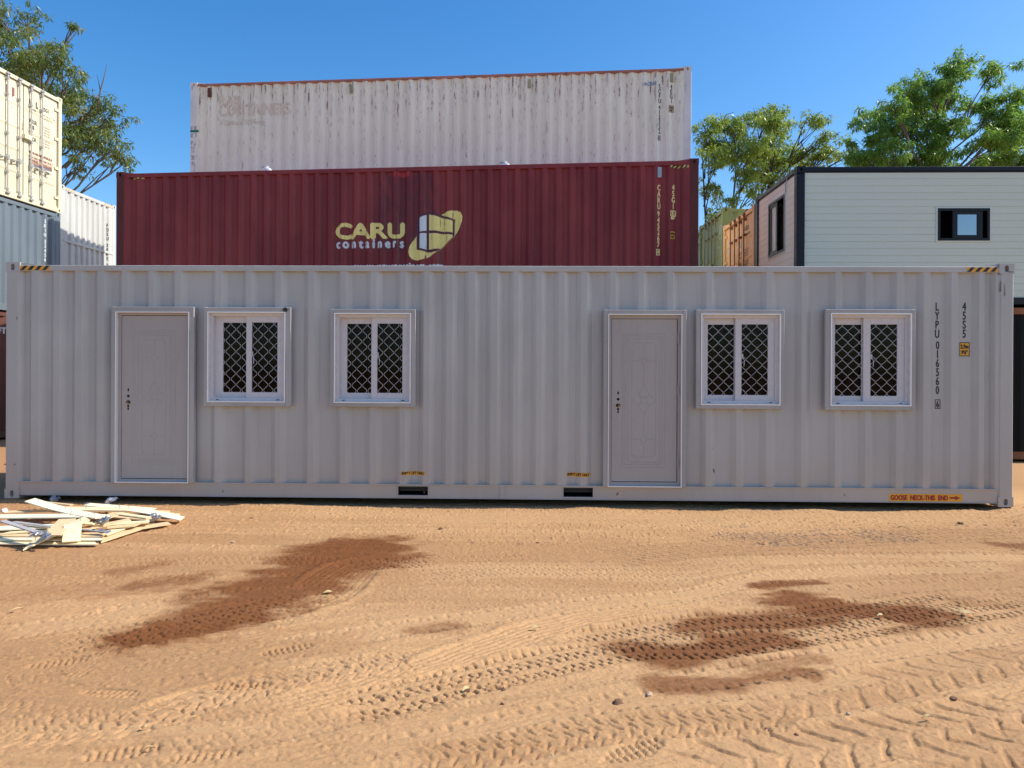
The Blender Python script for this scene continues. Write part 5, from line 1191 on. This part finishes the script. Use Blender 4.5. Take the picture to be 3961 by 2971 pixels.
# ================================================================== trees behind the containers
def leaf_mat(name, a, b, c_):
    t = NT(name); col = t.mix(t.ss(t.attr('tone'), .0, .6), a, b); col = t.mix(t.ss(t.attr('tone'), .72, 1.0), col, c_)
    t.fin(col, .38, spec=.5)
    tr = t.n.new('ShaderNodeBsdfTranslucent'); t.l.new(t.mix(.5, col, tuple(min(1, x*2) for x in b)), tr.inputs['Color'])
    mx = t.n.new('ShaderNodeMixShader'); mx.inputs[0].default_value = .45; t.l.new(t.bsdf.outputs[0], mx.inputs[1]); t.l.new(tr.outputs[0], mx.inputs[2]); t.l.new(mx.outputs[0], t.out.inputs['Surface'])
    return t.m
BARK = plain('grey_brown_bark', (.16, .13, .105), .85, 0, .2, 12); BARK_D = plain('dark_bark', (.075, .055, .042), .85, 0, .2, 12)
def tree(label, base_px, depth, clumps, mat, bark, dens, lsize, seed, name='tree', stems=1, droop=.7, ydepth=1.3, trunk_r=.14, twigs=4, sub=14, fork=.5, extra=(), lower=0.0):
    r = np.random.default_rng(seed); rr = random.Random(seed)
    s = depth/PX_F; b = at_y(base_px, 900, depth); base = Vector((b.x, depth, G0-.05))
    root = empty(name, label, 'tree', tuple(base), 0, 'trees behind the containers')
    cl = []
    for (px_, py_, rp) in clumps:
        y = depth+rr.uniform(-ydepth, ydepth); q = at_y(px_, py_, depth); cl.append((Vector((q.x, y, q.z-lower)), rp*s))
    tb = MB(); zc = min(c.z for c, _ in cl)
    forks = []
    for k in range(stems):
        p0 = base+Vector(((k-(stems-1)/2)*.35, rr.uniform(-.2, .2), 0)); cx = sum(c.x for c, _ in cl)/len(cl)
        top = Vector((p0.x+(cx-p0.x)*fork+(k-(stems-1)/2)*1.1, depth+rr.uniform(-.4, .4), zc+.72*(max(c.z for c, _ in cl)-zc)))
        pts = [p0.lerp(top, q)+Vector((.10*math.sin(q*5+k), .08*math.cos(q*4+k), 0)) for q in (0, .2, .4, .6, .8, 1)]
        tb.tube([tuple(p-base) for p in pts], [trunk_r*(1.15-.95*q) for q in (0, .2, .4, .6, .8, 1)], 8); forks.append((pts, top))
    for (c, rad) in cl:
        pts0, top = min(forks, key=lambda f: (f[1].x-c.x)**2)
        q_ = min(.97, max(.42, (c.z-.55*abs(c.x-top.x)-.5-base.z)/max(.1, top.z-base.z)*rr.uniform(.85, 1.0)))*5; j_ = min(4, int(q_)); st = pts0[j_].lerp(pts0[j_+1], q_-j_); mid = st.lerp(c, .5)+Vector((rr.uniform(-.3, .3), rr.uniform(-.2, .2), rr.uniform(-.1, .35)))
        pts = []; 
        for q in np.linspace(0, 1, 7):
            p = st*(1-q)**2+mid*2*q*(1-q)+c*q*q; pts.append(p+Vector((rr.uniform(-.05, .05), rr.uniform(-.05, .05), rr.uniform(-.04, .04))))
        tb.tube([tuple(p-base) for p in pts], [trunk_r*.34*(1-.8*q) for q in np.linspace(0, 1, 7)], 6)
        for k in range(twigs):
            a = pts[rr.choice((3, 4, 5, 6))]; e = c+Vector((rr.uniform(-1, 1), rr.uniform(-1, 1), rr.uniform(-.6, 1)))*rad*.95; m_ = a.lerp(e, .5)+Vector((rr.uniform(-.1, .1), 0, rr.uniform(0, .15)))
            tb.tube([tuple(a-base), tuple(m_-base), tuple(e-base)], [.022, .015, .006], 4)
    for e_, rad_ in extra:
        q_ = [at_y(a_, b_, depth)-base for a_, b_ in e_]; tb.tube([tuple(p) for p in q_], [rad_*(1-.85*k/(len(q_)-1)) for k in range(len(q_))], 5)
    tb.build('trunk', bark, root)
    P = []; A = []; B = []; TN = []
    for (c, rad) in cl:
        subs = [(Vector((rr.gauss(0, .62), rr.gauss(0, .6), rr.gauss(0, .52)))*rad, rad*rr.uniform(.22, .42)) for _ in range(sub)]
        for (o, rs) in subs:
            n = max(10, int(dens*rs*rs)); d = r.normal(size=(n, 3)); d /= np.linalg.norm(d, axis=1)[:, None]
            pos = d*(r.random((n, 1))**.45)*rs*np.array([1.15, 1.15, .9])+np.array(c+o-base)
            ax = d*.55+r.normal(size=(n, 3))*.55+np.array([0, 0, -droop]); ax /= np.linalg.norm(ax, axis=1)[:, None]
            sd_ = np.cross(ax, r.normal(size=(n, 3))); sd_ /= np.linalg.norm(sd_, axis=1)[:, None]
            ln_ = lsize*(.6+.7*r.random((n, 1))); P.append(pos); A.append(ax*ln_); B.append(sd_*ln_*.13); TN.append(np.clip(rr.uniform(.1, .75)+r.normal(size=n)*.2, 0, 1))
    P, A, B, TN = map(np.concatenate, (P, A, B, TN)); nn = np.cross(A, B)*.9
    V = np.stack([P, P+A*.4+B, P+A, P+A*.4-B], 1); V[:, 2] += np.array([0, 0, -.02])
    n = len(P); me = bpy.data.meshes.new('crown'); me.vertices.add(4*n); me.vertices.foreach_set('co', V.ravel()); me.loops.add(4*n); me.loops.foreach_set('vertex_index', np.arange(4*n, dtype=np.int32))
    me.polygons.add(n); me.polygons.foreach_set('loop_start', np.arange(0, 4*n, 4, dtype=np.int32)); me.polygons.foreach_set('loop_total', np.full(n, 4, dtype=np.int32)); me.update(calc_edges=True)
    a = me.attributes.new('tone', 'FLOAT', 'POINT'); a.data.foreach_set('value', np.repeat(TN, 4).astype(np.float32)); me.materials.append(mat)
    o = bpy.data.objects.new('crown', me); C.objects.link(o); o.parent = root
    return root
LM1 = leaf_mat('gum_leaves', (.06, .10, .022), (.15, .20, .045), (.30, .19, .05)); LM2 = leaf_mat('yellow_green_leaves', (.11, .17, .025), (.24, .32, .05), (.40, .40, .06)); LM3 = leaf_mat('deep_green_leaves', (.06, .15, .025), (.18, .31, .05), (.33, .42, .07))
tree('gum tree with drooping leaves behind the cream container at the left', 130, 22.5, [(30,110,75),(90,60,45),(20,190,70),(60,250,60),(150,215,60),(215,255,70),(270,300,75),(200,330,80),(120,330,70),(300,380,80),(240,430,85),(340,450,80),(375,440,45),(300,520,80),(380,530,70),(250,560,60),(400,570,45),(425,595,35),(340,610,50),(250,640,30),(385,400,35),(330,270,40),(10,330,60),(270,90,18),(-60,150,90),(-80,300,100)], LM1, BARK, 1700, .16, 3, twigs=5, sub=12, extra=(([(380,420),(386,360),(400,310),(408,275),(413,245)], .03), ([(388,350),(380,310),(374,285)], .015), ([(250,650),(300,600),(330,560)], .05)))
tree('sparse yellow-green tree with dark bare stems between the maroon container and the cabin', 2800, 26.0, [(2735,505,45),(2760,560,50),(2815,450,45),(2830,530,55),(2860,480,45),(2920,440,45),(2925,520,60),(2980,455,45),(2990,540,60),(3030,480,45),(3050,570,55),(3100,510,40),(3110,590,50),(3160,560,30),(3170,630,45),(3215,585,35),(3225,640,30),(2880,600,60),(2800,610,50),(2950,620,60),(3040,640,50),(2740,640,40),(2760,720,45),(2860,700,40),(2960,700,45),(3030,720,35),(2720,860,32),(2735,900,35),(2880,760,30),(2800,800,28)], LM2, BARK_D, 2600, .15, 5, stems=3, twigs=8, trunk_r=.085, sub=16)
tree('dense deep green tree rising above the cabin roof at the right', 3600, 23.5, [(3650,245,38),(3715,240,40),(3765,290,45),(3690,310,55),(3620,300,40),(3475,335,45),(3420,375,45),(3550,350,45),(3600,390,60),(3500,420,70),(3430,460,55),(3800,360,50),(3885,365,45),(3930,420,40),(3780,440,45),(3850,470,60),(3930,500,60),(3640,470,55),(3560,510,80),(3440,540,75),(3370,500,40),(3350,580,50),(3300,600,40),(3650,570,80),(3760,560,80),(3860,580,80),(3950,600,80),(3480,620,70),(3580,640,60),(3700,640,70),(3290,510,20),(3275,640,30),(4030,470,90),(4060,620,100),(4150,560,100),(3385,430,35)], LM3, BARK, 3400, .155, 8, twigs=4, trunk_r=.12, sub=18, lower=.33)
